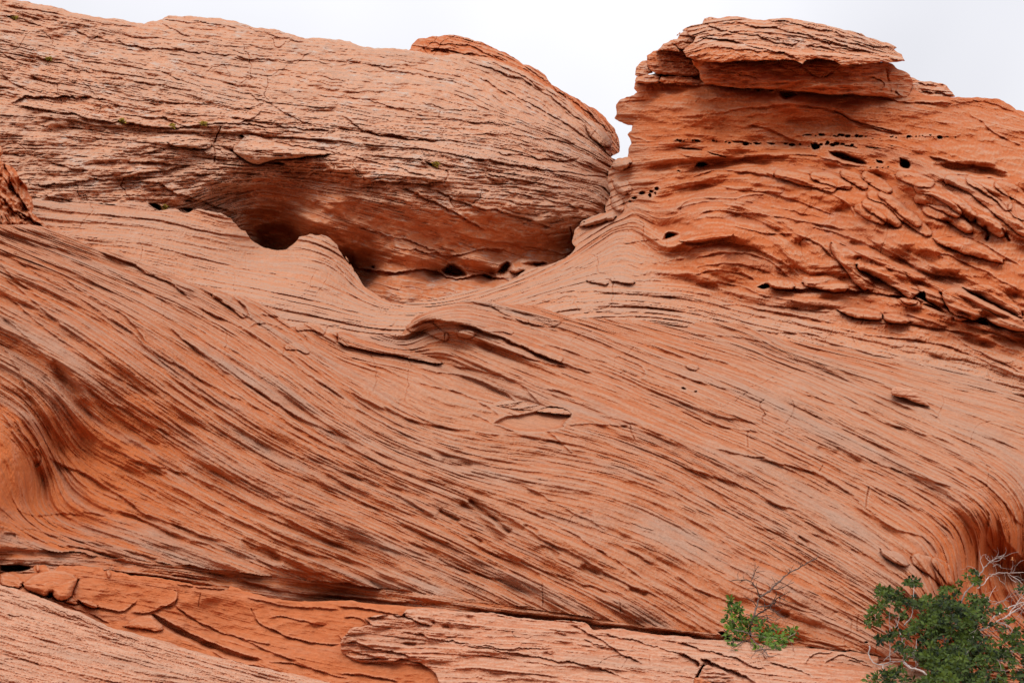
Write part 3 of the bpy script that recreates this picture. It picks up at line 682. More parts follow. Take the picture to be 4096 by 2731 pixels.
for t, rr, a in (("C 1240,1400 1320,1430 1400,1480", 13, .35), ("C 1290,1370 1400,1420 1500,1500", 13, .4), ("C 1330,1310 1450,1350 1560,1450 1700,1560", 13, .35), ("C 1400,1310 1520,1390 1640,1500", 11, .3),
   ("C 1650,1260 1750,1270 1850,1330 2000,1450", 15, .4), ("C 1650,1330 1780,1350 1900,1430", 15, .45), ("C 1850,1210 1950,1230 2050,1290 2200,1420 2352,1560", 14, .4), ("C 2000,1210 2100,1240 2180,1300 2240,1380", 15, .45),
   ("C 2190,1240 2300,1300 2352,1340", 14, .35), ("C 1700,1410 1850,1440 1980,1540", 14, .4), ("C 2060,1475 2130,1510 2200,1560", 14, .4), ("C 1520,1180 1600,1200 1720,1230", 13, .4), ("C 1150,1170 1220,1200 1280,1245", 12, .35),
   ("C 1290,1180 1360,1220 1440,1275", 12, .35), ("C 950,1180 1060,1210 1160,1250", 12, .3), ("C 700,1170 850,1200 1060,1260", 12, .3), 
   ("C 2280,1400 2352,1450", 14, .35), 
   ("F 1270,275 1400,320 1500,380 1590,460", 17, .5), ("F 1090,150 1180,260 1280,400", 17, .35), ("F 1640,530 1530,500", 8, .3), ("F 1900,620 1960,630", 7, .3), ("F 650,400 780,410", 10, .35), ("F 900,390 1000,400 1140,425", 13, .35),
   ("E 1690,370 1740,370 1800,390", 7, .2), ("E 1850,365 1900,360 1980,385", 7, .2), ("B 1880,1110 1930,1100", 15, .5), ("B 1880,1240 1930,1280", 14, .4), ("B 1860,1350 1880,1390", 12, .4), ("B 1640,1500 1740,1480 1840,1460", 12, .4)): m.cap(t, rr*(1.15 if t[0] == 'C' else 1), a*(.6 if t[0] == 'C' else 1), .10, t[0] == 'C')
m.lens("F 1800,450 1850,415 1930,420 2050,490 2200,560 2352,640 2400,700 2352,720 2200,690 2130,660 2080,620 2020,650 1950,620 1870,600 1810,520", .7, 22, .3)
m.lens("F 1945,420 2050,395 2150,410 2250,480 2330,560 2352,640 2200,550 2050,480", .45, 16, .15)
m.lens("F 1100,570 1180,545 1300,560 1400,590 1400,640 1300,640 1180,620", .35, 12, .2)
m.lens("F 1500,490 1600,490 1650,530 1560,535", .25, 8, .15); m.lens("F 1400,600 1480,590 1570,620 1590,665 1470,665 1410,640", .3, 8, .15)
m.lens("F 40,110 150,68 300,52 430,65 300,100 150,120", .35, 9, .15); m.lens("F 1740,90 1800,70 1950,75 2100,140 2250,260 2100,240 1900,180 1780,130", .35, 16, .15)
m.soft("C 1760,1110 1900,1110 2060,1100 2180,1140 2240,1200 2100,1190 1950,1180", -.55, 10)
m.soft("C 760,820 900,780 1080,760 1200,830 1150,900 900,900", -.2, 12)
m.laminae(.018, 6.5, 600, gain=sad+.35*upper+.3*lower)
m.ribs(9, 22, 1.6, 158, 600, warp=4, gain=sad, line=4.)
m.ribs(4.5, 9, .8, 159, 400, warp=3, gain=sad+.4*lower+.2*upper, line=.8)
m.ribs(26, 60, .7, 157, 600, warp=8, gain=sad)

tag(m.build(M_butte, 8, 3), "orange butte with honeycomb pits, running down into a banded saddle", "butte", kind="structure")
print("mid", time.time()-T0)

# ---- blocks that crown the butte
cap_str = strata_field([("C 100,180 400,120 800,130 1200,215 1560,400", 0), ("C 60,300 400,200 700,230 1100,300 1560,412", 40), ("C 60,380 200,330 500,320 800,380 1100,420 1560,425", 85), ("C 0,500 600,480 1100,480 1600,520", 130)])
cap = Sheet("cap_slab", "C 60,345 95,310 130,285 145,250 100,235 85,185 190,160 205,125 240,115 290,125 370,110 480,120 600,138 680,127 780,123 900,145 1010,165 1100,190 1200,210 1260,225 1285,245 1380,275 1440,290 1500,322 1478,334 1530,365 1553,412 1480,419 1380,418 1300,428 1200,432 1130,442 1080,410 950,392 890,402 865,432 800,405 700,402 620,405 550,412 480,405 400,410 320,422 230,418 130,400 85,385 70,355",
 [(1570,130,25.2),(1570,50,26.6),(1700,140,24.6),(1700,40,26.8),(1850,145,24.4),(1850,45,26.6),(2000,150,24.6),(1980,80,26),(2075,140,25.4),(1700,95,25.2),(1900,100,25.2),(1570,100,25.6)], cap_str, jitter=1.6, edge_r=17, seed=21)
c = cap; c.W += .25
c.W -= .4*sstep(95, 120, c.Y-(c.X-1600)*.06)
th_ = 1-sstep(-2, 10, c.Y-np.interp(c.xs, [1560,1582,1700,1800,1850,1950,2080], [84,86,98,112,116,120,128])[None])
c.H += (1-th_)*.5
c.beds(9, 24, .45, 61, tl=260, crack=.15, warp=3, gain=.3+.7*th_); c.beds(3.5, 8, .18, 62, tl=160, crack=.15, gain=.15+.85*th_); c.rough(.07, 9)
for a, t in ((.8,"C 100,300 200,250 350,270 450,290 560,320 680,350 760,360 820,390 870,400"),(.5,"C 190,165 300,190 430,230 560,240 640,270 760,290 860,300"),(.5,"C 210,150 400,150 560,180 650,180 760,210 900,240 1060,280 1200,320 1340,360"),
  (.5,"C 600,140 760,150 860,170 950,190 1060,210 1180,250 1280,250"),(.45,"C 870,250 1000,270 1050,300 1060,320 1180,330 1240,330"),(.45,"C 1060,260 1200,290 1340,310 1500,330"),(.45,"C 1240,330 1340,370 1440,390 1550,412"),(.35,"C 150,235 300,230 430,240 500,200"),
  (.4,"C 870,320 950,310 1050,325 1150,370 1300,370"),(.3,"C 230,330 400,320 600,350 760,365")): c.ledge(t, a, 10, 4)
c.crack("C 690,230 700,270 780,300 860,290", .25); c.crack("C 1340,310 1340,370", .25); c.crack("C 1080,270 1040,310", .25)
tag(c.build(M_dome, 3.5, .6), "broad layered cap slab overhanging the top of the orange butte", "rock slab")
blk = Sheet("block", "C 120,405 300,380 800,380 1300,400 1458,426 1500,463 1560,485 1585,505 1602,540 1598,590 1582,640 1560,662 1520,676 1470,665 1370,648 1200,630 1000,632 800,612 650,602 480,592 350,582 210,567 178,532 170,480 132,440",
 [(1600,150,25.4),(1600,200,24.8),(1800,150,25.1),(1800,210,24.6),(2000,160,25.1),(2000,220,24.7),(2080,200,25.7),(2090,170,26.1)], cap_str, jitter=2.2, edge_r=15, edge_d=1.2, seed=22)
b = blk; b.W += -.15 + .3*sstep(2040, 2070, b.X); b.H += .25*fbm(b.X/90, b.Y/30, 3, 5); b.beds(18, 50, .16, 63, tl=300); b.beds(4, 9, .03, 64); b.rough(.05, 10)
for a, t in ((.3,"C 840,450 900,480 950,500 1010,520 1050,480 1120,450"),(.3,"C 700,430 740,460 830,465 860,440"),(.25,"C 240,425 260,455 330,450 420,430"),(.25,"C 1260,530 1330,515 1400,540 1420,580 1380,600"),(.2,"C 180,480 300,460 480,500 600,540"),(.3,"C 1480,620 1540,650")): b.ledge(t, a, 9, 4)
b.crack("C 1420,450 1440,560 1450,640", .12, 3)
tag(b.build(M_butte, 3, .5), "smooth orange block wedged under the cap slab of the butte", "rock block")
stk = []
def boulder(name, outline, zc, zr, mat, label, cat, seed, er=14, W=0., tilt=0., lines=(), grp=None, amp=.16, step=None, back=1.6, ed=1.3, rg=.06):
    p = pts(outline); x0, y0 = p.min(0); x1, y1 = p.max(0); 
    dep = [(x0-5,y0-5,zc+zr),(x1+5,y0-5,zc+zr+tilt),(x0-5,y1+5,zc),(x1+5,y1+5,zc+tilt),((x0+x1)/2,(y0+y1)/2,zc+zr*.25+tilt/2)]
    s = Sheet(name, outline, dep, strata_field([(f"P {x0-30},{y0} {x1+30},{y0+(x1-x0)*.12}", 0), (f"P {x0-30},{y1} {x1+30},{y1+(x1-x0)*.12}", y1-y0)]), jitter=2.5, edge_r=er, edge_d=ed, seed=seed, step=step)
    s.W += W; s.beds(7, 20, amp, seed+70, tl=100, crack=amp*.6); s.beds(3, 6, amp*.4, seed+80, tl=60); s.rough(rg, 8)
    for a, t in lines: s.ledge(t, a, 8, 3)
    return tag(s.build(mat, back, .3), label, cat, grp)
G_ = "boulders stacked on the butte's left shoulder"
boulder("boulder", "B 2120,350 2160,330 2190,295 2240,270 2285,262 2300,230 2330,205 C 0,262 30,235 85,185 150,190 250,230 250,300 160,330 40,330 0,300 B 2300,350 2200,340", 26.0, .8, M_dome, "small layered boulder tucked against the upper left end of the cap slab", "boulder", 24, 10, .15, grp=G_)
boulder("boulder", "B 2078,375 2120,345 2160,335 2230,318 2300,305 C 90,300 220,330 240,440 200,490 150,512 60,514 B 2352,512 2240,505 2150,500 2110,480 2080,430", 26.3, .9, M_butte, "dark rounded boulder in shade below the left end of the cap slab", "boulder", 25, 14, -.05, grp=G_)
boulder("boulder", "B 2005,455 2050,410 2085,405 2100,440 2120,490 2080,505 2020,515 1998,505", 26.6, .6, M_dome, "pale small knobbly boulder on the outermost left edge of the butte", "boulder", 26, 8, .2, grp=G_)
boulder("boulder", "B 1998,545 2010,515 2080,500 2150,500 2168,520 2155,560 2080,565 2010,562", 26.2, .4, M_dome, "flat pale stone under the knobbly boulder on the butte's left edge", "boulder", 27, 8, .1, grp=G_)
boulder("boulder", "B 2160,545 2175,512 2260,515 2352,518 C 120,520 190,545 180,568 60,566 0,566 B 2352,568 2200,565", 26.1, .4, M_butte, "long low orange stone between the flat pale stone and the wedged block", "boulder", 28, 8, -.05, grp=G_)
boulder("boulder", "C 1560,672 1575,610 1590,520 1640,540 1700,548 1800,560 1832,575 1870,620 1892,650 1800,672 1700,682 1600,686", 27.0, 1.2, M_dome, "rough layered boulder on the skyline right of the wedged orange block", "boulder", 29, 10, .05,
  lines=((.4,"C 1640,560 1750,570 1830,578"),(.4,"C 1660,600 1760,620 1870,640"),(.35,"C 1590,640 1700,650 1850,660")), amp=.3)

# ---- rock fins on the far left
fin_str = strata_field([("P -60,330 0,350 40,400 110,520", 0), ("P -60,420 0,440 40,500 60,560", 50)])
fin = Sheet("rock_fin", "P -330,200 -60,290 A 0,980 20,1000 20,1025 0,1060 20,1090 60,1110 110,1150 130,1200 180,1245 185,1290 215,1340 225,1390 215,1430 260,1470 310,1520 345,1546 330,1567 D 330,80 0,60 P -330,600",
 [(-150,300,17.5),(0,340,17.2),(0,400,16.6),(60,450,16.9),(100,520,16.6),(0,520,16),(-150,500,16)], fin_str, jitter=3, edge_r=12, seed=31)
fin.W -= .15; fin.beds(10, 30, .22, 91, tl=80, crack=.1); fin.beds(4, 9, .07, 92); fin.H += .2*fbm(fin.X/30, fin.Y/30, 3, 8); fin.rough(.04, 9)
for a, t in ((.3,"A 20,1090 60,1180 100,1290 180,1380 215,1430"),(.3,"A 0,1300 60,1400 130,1450 250,1500 320,1545"),(.25,"A 0,1180 50,1220 90,1260"),(.3,"A 90,1420 150,1430 240,1500")): fin.ledge(t, a, 10, 4)
tag(fin.build(M_butte, 3, .5), "jagged orange fin of rock at the left edge, in front of the pale dome", "rock fin")
print("fin", time.time()-T0)

# ---- the great sweeping slope
front_str = strata_field([
 ("P -200,400 0,490 225,575 430,640 560,705 700,800 870,905 980,960 1117,990 1322,1020 1500,1075 1700,1180 1850,1260 2000,1350 2120,1440 2200,1540", 0),
 ("P -200,530 0,620 150,680 300,780 450,890 600,990 800,1090 1050,1200 1300,1320 1500,1420 1650,1520", 160),
 ("P -200,660 0,760 150,840 300,940 450,1040 600,1130 850,1230 1100,1340 1300,1440 1500,1560", 255),
 ("P -200,780 0,860 100,930 150,1050 250,1110 420,1190 600,1270 850,1370 1100,1480 1300,1600", 345),
 ("P -200,900 0,960 70,1030 100,1100 85,1160 120,1200 250,1240 500,1320 800,1440 1100,1600", 410),
 ("P -200,1180 0,1190 50,1225 150,1265 350,1330 550,1410 800,1540", 460),
 ("P 925,778 950,756 994,739 1065,748 1144,772 1253,813 1390,859 1579,944 1750,1010 1950,1110 2060,1170 2160,1240 2180,1310 2190,1400", -120),
 ("P 925,764 946,742 980,724 1035,708 1083,698 1134,708 1202,729 1271,753 1356,786 1500,850", -172),
 ("P 800,800 900,815 1000,835 1120,880 1250,930 1400,980 1600,1060 1750,1140 1900,1220 2030,1300", -50),
 ("P 1080,690 1300,730 1500,800 1700,880 1900,975 2100,1065 2250,1140 2300,1210 2290,1300", -210),
 ("P 1300,690 1500,735 1700,785 1900,860 2100,950 2352,1060 2420,1160 2400,1300", -290),
 ("P 1800,790 2000,840 2352,930 2600,1000", -360),
 ("P 2000,780 2352,860 2600,930", -420)])
foot_str = strata_field([("P -200,1235 0,1245 300,1262 600,1310 900,1355 1200,1400 1500,1435 1750,1465 2000,1480 2600,1500", 900),
 ("P -200,1320 0,1325 300,1340 600,1385 900,1415 1200,1450 1500,1480 1750,1510 2000,1520 2600,1560", 970)])
front = Sheet("slope", "P -460,430 A 0,1440 D 0,-5 120,0 250,5 340,30 480,80 650,163 800,180 880,225 1000,270 1150,330 1300,400 1440,425 1500,450 1560,478 1650,480 1750,530 1880,610 1960,690 2050,662 2150,680 2200,730 2300,713 2352,720 E 100,730 180,755 250,740 350,735 430,735 460,700 455,680 490,660 500,640 560,600 640,565 760,535 870,505 1000,505 1080,520 1180,535 1300,540 1400,565 1500,600 1580,630 1700,622 1900,636 2100,650 2352,690 F 150,650 400,660 560,710 700,760 900,790 1200,830 1500,880 1700,925 2100,1030 2352,1105 P 2620,960 2620,1640 2000,1620 1500,1560 700,1460 -460,1400",
 [(-200,480,13.6),(0,500,13.4),(225,575,14.3),(430,640,14.8),(560,690,15),(700,775,14.6),(850,770,15.2),(930,765,15.4),(1050,700,16.2),(1200,695,17),(1400,720,17.6),(1700,770,17.9),(2000,810,17.9),(2352,895,17.2),(2600,960,16.8),
  (0,700,12.2),(300,800,12.2),(600,900,12.7),(900,900,13.8),(1200,850,14.9),(1500,900,15),(1800,950,15),(2100,1000,14.9),(2352,1060,14.6),
  (0,850,11.6),(60,950,11.2),(130,930,11.4),(200,1000,11.6),(450,1050,11.7),(800,1100,12.1),(1200,1100,12.6),(1600,1150,12.8),(1900,1150,13.2),(2100,1150,13.4),(2250,1160,13.2),
  (20,1100,10.6),(100,1110,11.3),(180,1110,11.3),(30,1180,10.5),(150,1200,10.9),(400,1230,10.8),(700,1300,11),(1100,1320,11.3),(1500,1350,11.3),(1900,1350,11.6),
  (2100,1270,12.2),(2180,1290,12.5),(2140,1380,11.8),(2250,1280,13.3),(2352,1230,13.6),(2352,1350,13.6),(2220,1450,12.6),(2352,1500,12.6),(2050,1420,11.4),
  (0,1270,9.9),(100,1290,10.05),(300,1320,10.2),(600,1350,10.4),(1000,1420,10.6),(1400,1450,10.8),(1700,1470,10.9),(2000,1480,11),
  (0,1330,10.1),(300,1370,10.35),(600,1410,10.55),(1000,1460,10.8),(1400,1490,11),(1800,1510,11.1),(2100,1530,11.8),(2600,1300,13.2),(2600,1600,12.4),(700,1460,11.5),(-200,900,11.5),(-200,1200,10)],
 front_str, jitter=2.5, edge_r=14, seed=41, lam=3e-4, warp=2.2)
s = front
yb = np.interp(s.xs, [-300,0,150,300,600,900,1200,1400,1600,1750,2600], [1235,1250,1268,1285,1318,1352,1392,1425,1452,1475,1560]).astype(f32)[None]
foot = (s.Y + s.wy + 5*fbm(s.X/70, s.Y/70, 2, 4)) > yb
s.S = np.where(foot, foot_str.grid(s.xs, s.ys), s.S)
sw = sstep(60, 140, s.S)                                  # the smooth fluted sweep
up = 1-sw
hz = foot.astype(f32)                                 # thin flat beds along the foot
s.W += .32*up + .17*sw - .6*s.mask((120,1130,230,170,1.),(2280,1330,150,170,.8),(300,1000,180,80,.4)) - .1*sstep(250,400,s.S) + .2*s.mask((1150,1150,350,120,.6)) + .2*s.mask((2050,950,300,100,1.))
s.blob(1040, 742, 100, 30, .75, .25); s.blob(1180, 800, 90, 22, .35, .45); s.blob(1010, 835, 90, 22, -.28, .3); s.blob(1120, 900, 120, 26, -.2, .3)
s.H += .10*fbm(s.T/160, s.S/45, 3, 65)
# long smooth flutes
fl = fbm(s.T/480, s.S/42 + .5*fbm(s.T/300, s.S/80, 2, 67), 3, 66, .55)
s.H += (.055*sw*(1-.6*hz) + .035*up)*fl
s.beds(26, 70, .09, 71, tl=420, gain=.1*sw*(1-hz)+.15*up, warp=8, sharp=.12)
s.beds(9, 24, .035, 72, tl=320, gain=.08*sw+.2*up, warp=6, crack=.003)
s.beds(3.6, 8, .010, 73, tl=260, gain=1.+.8*hz+.6*up, warp=4, crack=.03*1.0, cmin=.1)
s.laminae(.006, 5., 900, gain=1+.3*up)
hol = np.clip(s.mask((150,1050,150,120,1.),(230,1180,170,60,.7)),0,1)
s.ribs(24, 64, .55, 171, 1000, warp=8, gain=1, low=.5, drop=.42)
s.ribs(9, 20, .85, 172, 1100, warp=5, gain=1+.3*hol, low=.72, line=.25, drop=.42)
s.ribs(4.6, 8, 1.05, 173, 1000, warp=3, gain=1+.3*hol, low=.75, drop=.45)
s.beds(16, 40, .05, 76, tl=600, gain=.6*up+.15*sw*(1-hz), warp=5, sharp=.15)
s.rough(.011, 12, st=5); s.rough(.006, 4, st=2); s.joints(39, 130, .06, gain=up+.3*hz)
FL = """.42;20;10;D 650,175 760,215 900,260 1000,330 1130,380 1230,450 1275,505
.16;22;8;D 170,70 330,130 500,190 700,280 850,370 1000,450 1150,540 1300,640
.18;12;8;D 1000,290 1120,350 1200,410 1320,440
.32;22;10;D 1270,510 1400,590 1560,660 1700,740 1850,850 2000,950 2150,1060 2352,1180
.16;14;8;D 1300,400 1450,480 1560,560 1660,650
.4;14;10;D 1560,480 1660,550 1680,640
.20;10;8;D 1740,600 1810,610 1880,615
.20;12;6;D 1660,690 1750,650 1850,680 1950,720 2060,790
.12;14;6;D 1900,870 2000,890 2100,960 2200,1010
.18;14;8;D 0,260 100,370 200,440 265,485
.15;20;7;D 60,200 250,330 450,440 600,530 700,610 850,700 930,760 990,850 1100,910
.20;20;7;D 400,350 600,480 750,560 880,640 940,720 1000,830
.18;20;7;D 0,330 150,450 300,580 450,700 600,800 700,880 860,1000
.15;20;7;D 0,440 100,520 300,700 500,830 650,940 850,1060 980,1140
.15;18;6;D 940,780 1100,900 1250,970 1350,1040 1500,1130 1700,1210 1900,1320 2100,1430 2352,1560
.20;20;7;D 1080,640 1200,750 1400,890 1500,980 1700,1090 1850,1190 2000,1290 2200,1380 2352,1440
.14;18;6;D 1300,650 1400,760 1600,860 1750,960
.14;20;10;D 0,600 150,730 300,880 380,950
.15;16;6;D 560,1060 700,1190 860,1240 950,1320 1100,1380 1190,1420
.14;18;6;D 0,800 80,900 160,1050 180,1150
.16;16;10;D 90,1300 150,1400 220,1480 260,1560
.14;16;10;D 0,1240 60,1350 120,1440 200,1567
.20;22;8;G 280,0 330,60 400,100 550,150 700,250 850,330 950,430 1100,480 1250,530 1400,600 1550,620
.20;14;14;G 235,-20 275,20 280,90 240,125
.10;10;5;G 75,370 150,430 300,450 400,420 500,440 580,450
.10;10;5;G 550,410 650,430 735,455
.15;18;10;G 750,390 900,440 1000,500 1200,580 1400,640 1550,700
.12;14;6;G 120,540 300,620 500,670 700,720 900,770 1100,800 1300,850
.12;14;6;G 100,500 400,590 700,640 1000,720 1300,780 1500,830
.18;18;10;G 1640,660 1700,720 1850,790 2000,830 2200,830
.14;18;10;G 850,60 1000,100 1200,150 1290,180
.16;18;6;G 1280,180 1500,270 1700,380 1900,450 2100,560 2352,660
.14;18;10;G 1500,420 1700,520 1900,620 2100,700 2352,760
.30;10;8;G 430,640 560,660 700,690 850,750
.15;8;4;G 20,560 100,560 110,600
.15;10;6;G 0,780 100,760 230,762 400,768 600,780
.18;12;6;G 660,790 780,815 1000,845 1140,865 1300,900 1530,930
.20;10;5;G 1140,840 1290,855 1450,900
.34;18;6;G 1545,880 1590,860 1700,900 1900,950 2100,975 2352,990 H 150,1000 500,1030 700,1045
.22;14;8;H 700,1050 930,1070 1150,1100 1450,1120 1700,1160 2000,1190 2352,1230 I 200,1240 340,1255
.16;18;6;H 0,130 200,200 400,300 550,390 700,480
.16;18;6;H 0,290 150,350 300,420 450,500 600,580 800,640
.14;14;8;H 540,0 700,90 850,100
.12;14;8;H 350,100 500,180 700,220 850,310
.12;16;8;H 0,560 300,650 600,740 900,820 1200,900
.14;16;8;H 830,620 1000,680 1200,760 1350,830 1380,870
.14;16;8;H 1100,690 1300,780 1500,850 1700,920 1900,980
.16;20;10;H 850,320 1000,380 1200,480 1400,620 1600,700 1800,830 2000,930 2200,1000
.14;18;8;H 1830,610 2000,700 2200,820 2352,900
.14;18;8;H 1100,330 1300,420 1500,520 1700,640 1900,760 2100,900
.14;18;8;H 1000,170 1250,240 1500,380 1700,480 1830,560
.66;44;13;E 480,700 560,650 650,636 760,650 860,672 960,708 1080,750 1200,800 1350,865 1500,925 1620,965
.32;24;10;E 920,750 1000,800 1100,830 1250,880 1400,930 1600,960 1750,1010
.20;10;6;E 960,560 1100,620 1200,650 1280,650 1400,700 1550,710
.20;10;6;E 1290,620 1400,640 1560,640
.20;10;6;E 870,510 1000,540 1100,580 1200,600 1300,600
.14;10;5;E 720,560 850,570 1000,620 1080,660
.18;14;8;E 0,870 100,900 250,940 400,1010 600,1080 800,1120 950,1180 1080,1270 1100,1320
.26;18;9;E 480,940 700,1000 900,1020 1100,1110 1250,1230 1290,1260
.18;14;8;E 740,945 1000,980 1180,1040 1300,1130 1380,1240
.16;14;6;E 1180,1010 1350,1090 1500,1120 1600,1160
.14;10;6;E 890,1270 980,1300 1070,1350 1160,1380 1230,1390
.20;16;8;E 0,1080 150,1160 300,1230 450,1290 600,1340 800,1370 1000,1400 1300,1430 1600,1470
.14;18;8;E 0,1200 200,1270 400,1380 600,1480 800,1560
.18;10;5;E 1520,1350 1650,1330 1800,1350 1970,1340
.16;14;6;E 1750,1270 1900,1310 2050,1350 2200,1420
.16;12;6;E 1660,640 1800,700 1950,740 2100,800 2352,900
.20;12;6;E 2070,960 2200,1010 2340,1050
.22;12;6;E 1800,850 1950,910 2060,960 2070,1030 1950,1020
.16;14;6;E 1350,800 1500,830 1700,900 1850,930
.16;14;6;E 1100,1250 1350,1320 1600,1560
.20;10;5;F 0,720 200,740 380,750 500,770 640,790 690,790
.16;10;5;F 400,680 540,700 640,740 680,780
.20;14;7;F 0,830 100,860 210,890 350,930 500,990 750,1080 990,1180 1150,1210 1300,1270 1400,1330 1600,1380 1800,1440 2000,1540
.18;14;7;F 740,1190 900,1250 1100,1360 1300,1450 1500,1530
.18;14;7;F 870,910 1000,970 1200,1060 1330,1130 1500,1200 1700,1260 1850,1340 2100,1420 2352,1520
.20;12;7;F 0,980 80,1040 300,1080 450,1130 590,1190
.18;12;7;F 0,1180 150,1230 300,1290 450,1310 600,1340
.16;12;7;F 0,1230 200,1320 400,1370 620,1400
.18;12;7;F 1520,1165 1600,1190 1680,1215 1800,1290
.12;12;5;F 900,800 1200,830 1500,890
.24;10;8;F 270,1500 400,1530 500,1560 620,1560
.20;18;8;I 0,100 200,160 500,250 700,380 860,410
.22;18;8;I 500,60 700,90 900,140 1000,180 1150,270 1290,390
.22;18;10;I 1290,390 1450,530 1600,560 1700,600 1780,720
.20;16;8;I 1200,20 1500,140 1800,280 1950,380 2040,480 2060,620
.20;16;8;I 1310,240 1500,330 1700,430 1850,540 1900,640
.20;16;8;I 1400,110 1700,200 1900,260 2050,360 2120,450
.24;16;10;I 1850,100 2050,200 2200,320 2300,480 2352,520
.26;16;10;I 2090,380 2130,480 2090,560 2110,640 2180,720
.24;16;10;I 2180,450 2200,560 2260,660 2352,740
.16;16;8;I 1000,0 1200,100 1450,180 1700,330 1850,450
.12;14;6;I 870,540 1100,640 1300,700 1400,790 1500,850
.14;14;6;I 300,280 360,360 430,400
.12;14;6;I 0,200 200,330 500,500 700,560 900,660
.12;14;6;I 0,560 300,740 600,900 900,1060 1200,1200
.16;14;7;I 0,830 150,940 350,1010 470,1080
.14;10;5;I 700,1290 850,1300 1000,1330 1200,1345
.14;10;5;I 750,1260 950,1290 1200,1330"""
for ln in FL.split("\n"):
    a, wu, wd, t = ln.split(";"); s.ledge(t, float(a), float(wu), float(wd))
for t, a in (("F 620,1160 560,1210 620,1270 590,1290 600,1340", .15), ("F 780,1140 820,1240 740,1350", .08), ("F 500,1370 495,1500", .08), ("F 230,850 210,890", .08), ("E 1965,1340 1975,1400 2000,1450", .1), ("H 1375,890 1380,1060", .08),
   ("H 1900,1000 1905,1100", .06), ("I 1000,100 970,150", .1), ("I 1310,240 1290,390", .14), ("E 720,720 720,780", .12), ("E 1900,1000 1950,980", .08), ("D 1750,640 1745,680", .1), ("I 1240,1100 1230,1230", .05), ("D 1910,840 1900,870", .08)): s.crack(t, a, 1.5)
s.lens("E 0,730 200,760 400,800 560,870 690,910 705,935 640,932 520,905 400,880 200,850 0,800", .16, 9, .14)
s.lens("I 1390,665 1500,680 1560,720 1585,790 1500,770 1400,720", .16, 9, .06)
for t, rr, a in (("E 500,690 600,680 720,750", 13, .16), ("E 830,730 900,735", 11, .16), ("D 1930,820 2000,810 2060,850", 9, .1), ("D 1450,470 1560,520 1640,600", 11, .14), ("I 1640,740 1750,790 1840,900", 20, .22), ("I 1760,750 1830,810 1850,880", 14, .16),
   ("E 1000,700 1100,700 1170,720", 7, .08), ("E 1050,540 1150,590 1270,640", 8, .1), ("E 1300,640 1400,660 1480,650", 9, .1), ("F 100,950 150,960", 9, .1), ("D 2000,690 2100,680 2170,710", 9, .12), ("E 1300,830 1400,860 1500,900", 8, .1)): s.cap(t, rr, a*.8, .04, True)
s.pocket("E 1040,1330 1100,1290 1200,1270 1330,1250 1380,1225 1450,1210 1530,1225 1590,1280 1520,1340 1530,1360 1450,1385 1300,1395 1200,1390 1120,1360", .15, 5, .05)
for t, a, rr in (("D 370,930 440,990 500,1080 560,1180 640,1300 560,1260 480,1180 400,1080", -.14, 14), ("D 560,1190 700,1210 850,1290 950,1400 1100,1500 900,1440 700,1330", -.08, 14), ("D 175,1170 220,1150 260,1220 290,1290 250,1290 190,1240", -.04, 10),
   ("G 150,60 260,120 300,60 420,120 400,230 250,200 170,170", -.04, 22), ("G 1640,620 1750,650 1900,740 1800,760 1680,710", -.15, 12), ("G 0,130 60,100 110,180 90,260 20,260", -.04, 20), ("G 0,400 60,480 110,560 40,640 0,600", -.04, 20),
   ("D 1480,100 1500,80 1520,100", -.01, 4), ("D 550,560 900,760 1000,880 800,760 600,620", -.05, 12), ("D 1150,760 1500,1010 1800,1210 1500,1080 1200,850", -.05, 12), ("H 0,200 400,380 600,500 300,420 0,290", -.05, 12), ("D 600,860 900,1060 1000,1180 800,1080", -.05, 10),
   ("I 2120,560 2250,700 2352,800 2352,900 2200,880 2090,760", -.4, 20)): s.soft(t, a, rr)
for t, a, w in (("H 840,370 920,420 1000,500 1100,600", .14, 10), ("H 900,350 1000,430 1150,550", .12, 6), ("H 690,420 800,480", .1, 6), ("H 1270,510 1335,545", .09, 6), ("H 900,580 960,620", .08, 5), ("H 1380,650 1480,705", .08, 6), ("H 1660,790 1740,830", .09, 8), ("H 1980,940 2060,970", .08, 6), ("H 1100,180 1250,240", .08, 9),
   ("H 720,80 880,110", .08, 8), ("H 1830,540 1950,600", .06, 9), ("H 1660,430 1690,440", .05, 7), ("I 1100,20 1230,90", .1, 9), ("F 1550,1380 1540,1370 1500,1360", .04, 6), ("F 980,1500 1080,1540", .1, 8), ("I 550,1010 700,1080 760,1110", .08, 6), ("I 850,590 900,640", .05, 4), ("G 1000,150 1100,170", .05, 8)):
    p = pts(t); r_ = s.line_field(smooth_line(p, 1), w*3)
    sl, dd, sg, al, Ln = r_; s.H[sl] -= a*np.exp(-(dd/w)**2)
for x, y in ((70,1100),(145,1120),(60,1095)): q = pts(f"F {x},{y}")[0]; s.pit(q[0], q[1], 3.2, 2, .15)
s.hole("I 1275,1290 1300,1280 1305,1295 1285,1300", .25, 3); s.hole("G 0,770 100,762 220,775 200,815 0,830", .5, 8); s.hole("I 290,1225 340,1215 400,1260 350,1275", .4, 6)
front_z = s.z_at
tag(s.build(M_front, 3.5, .8), "great slope of sweeping fluted strata crossing the middle of the picture", "rock slope", kind="structure")
print("front", time.time()-T0)

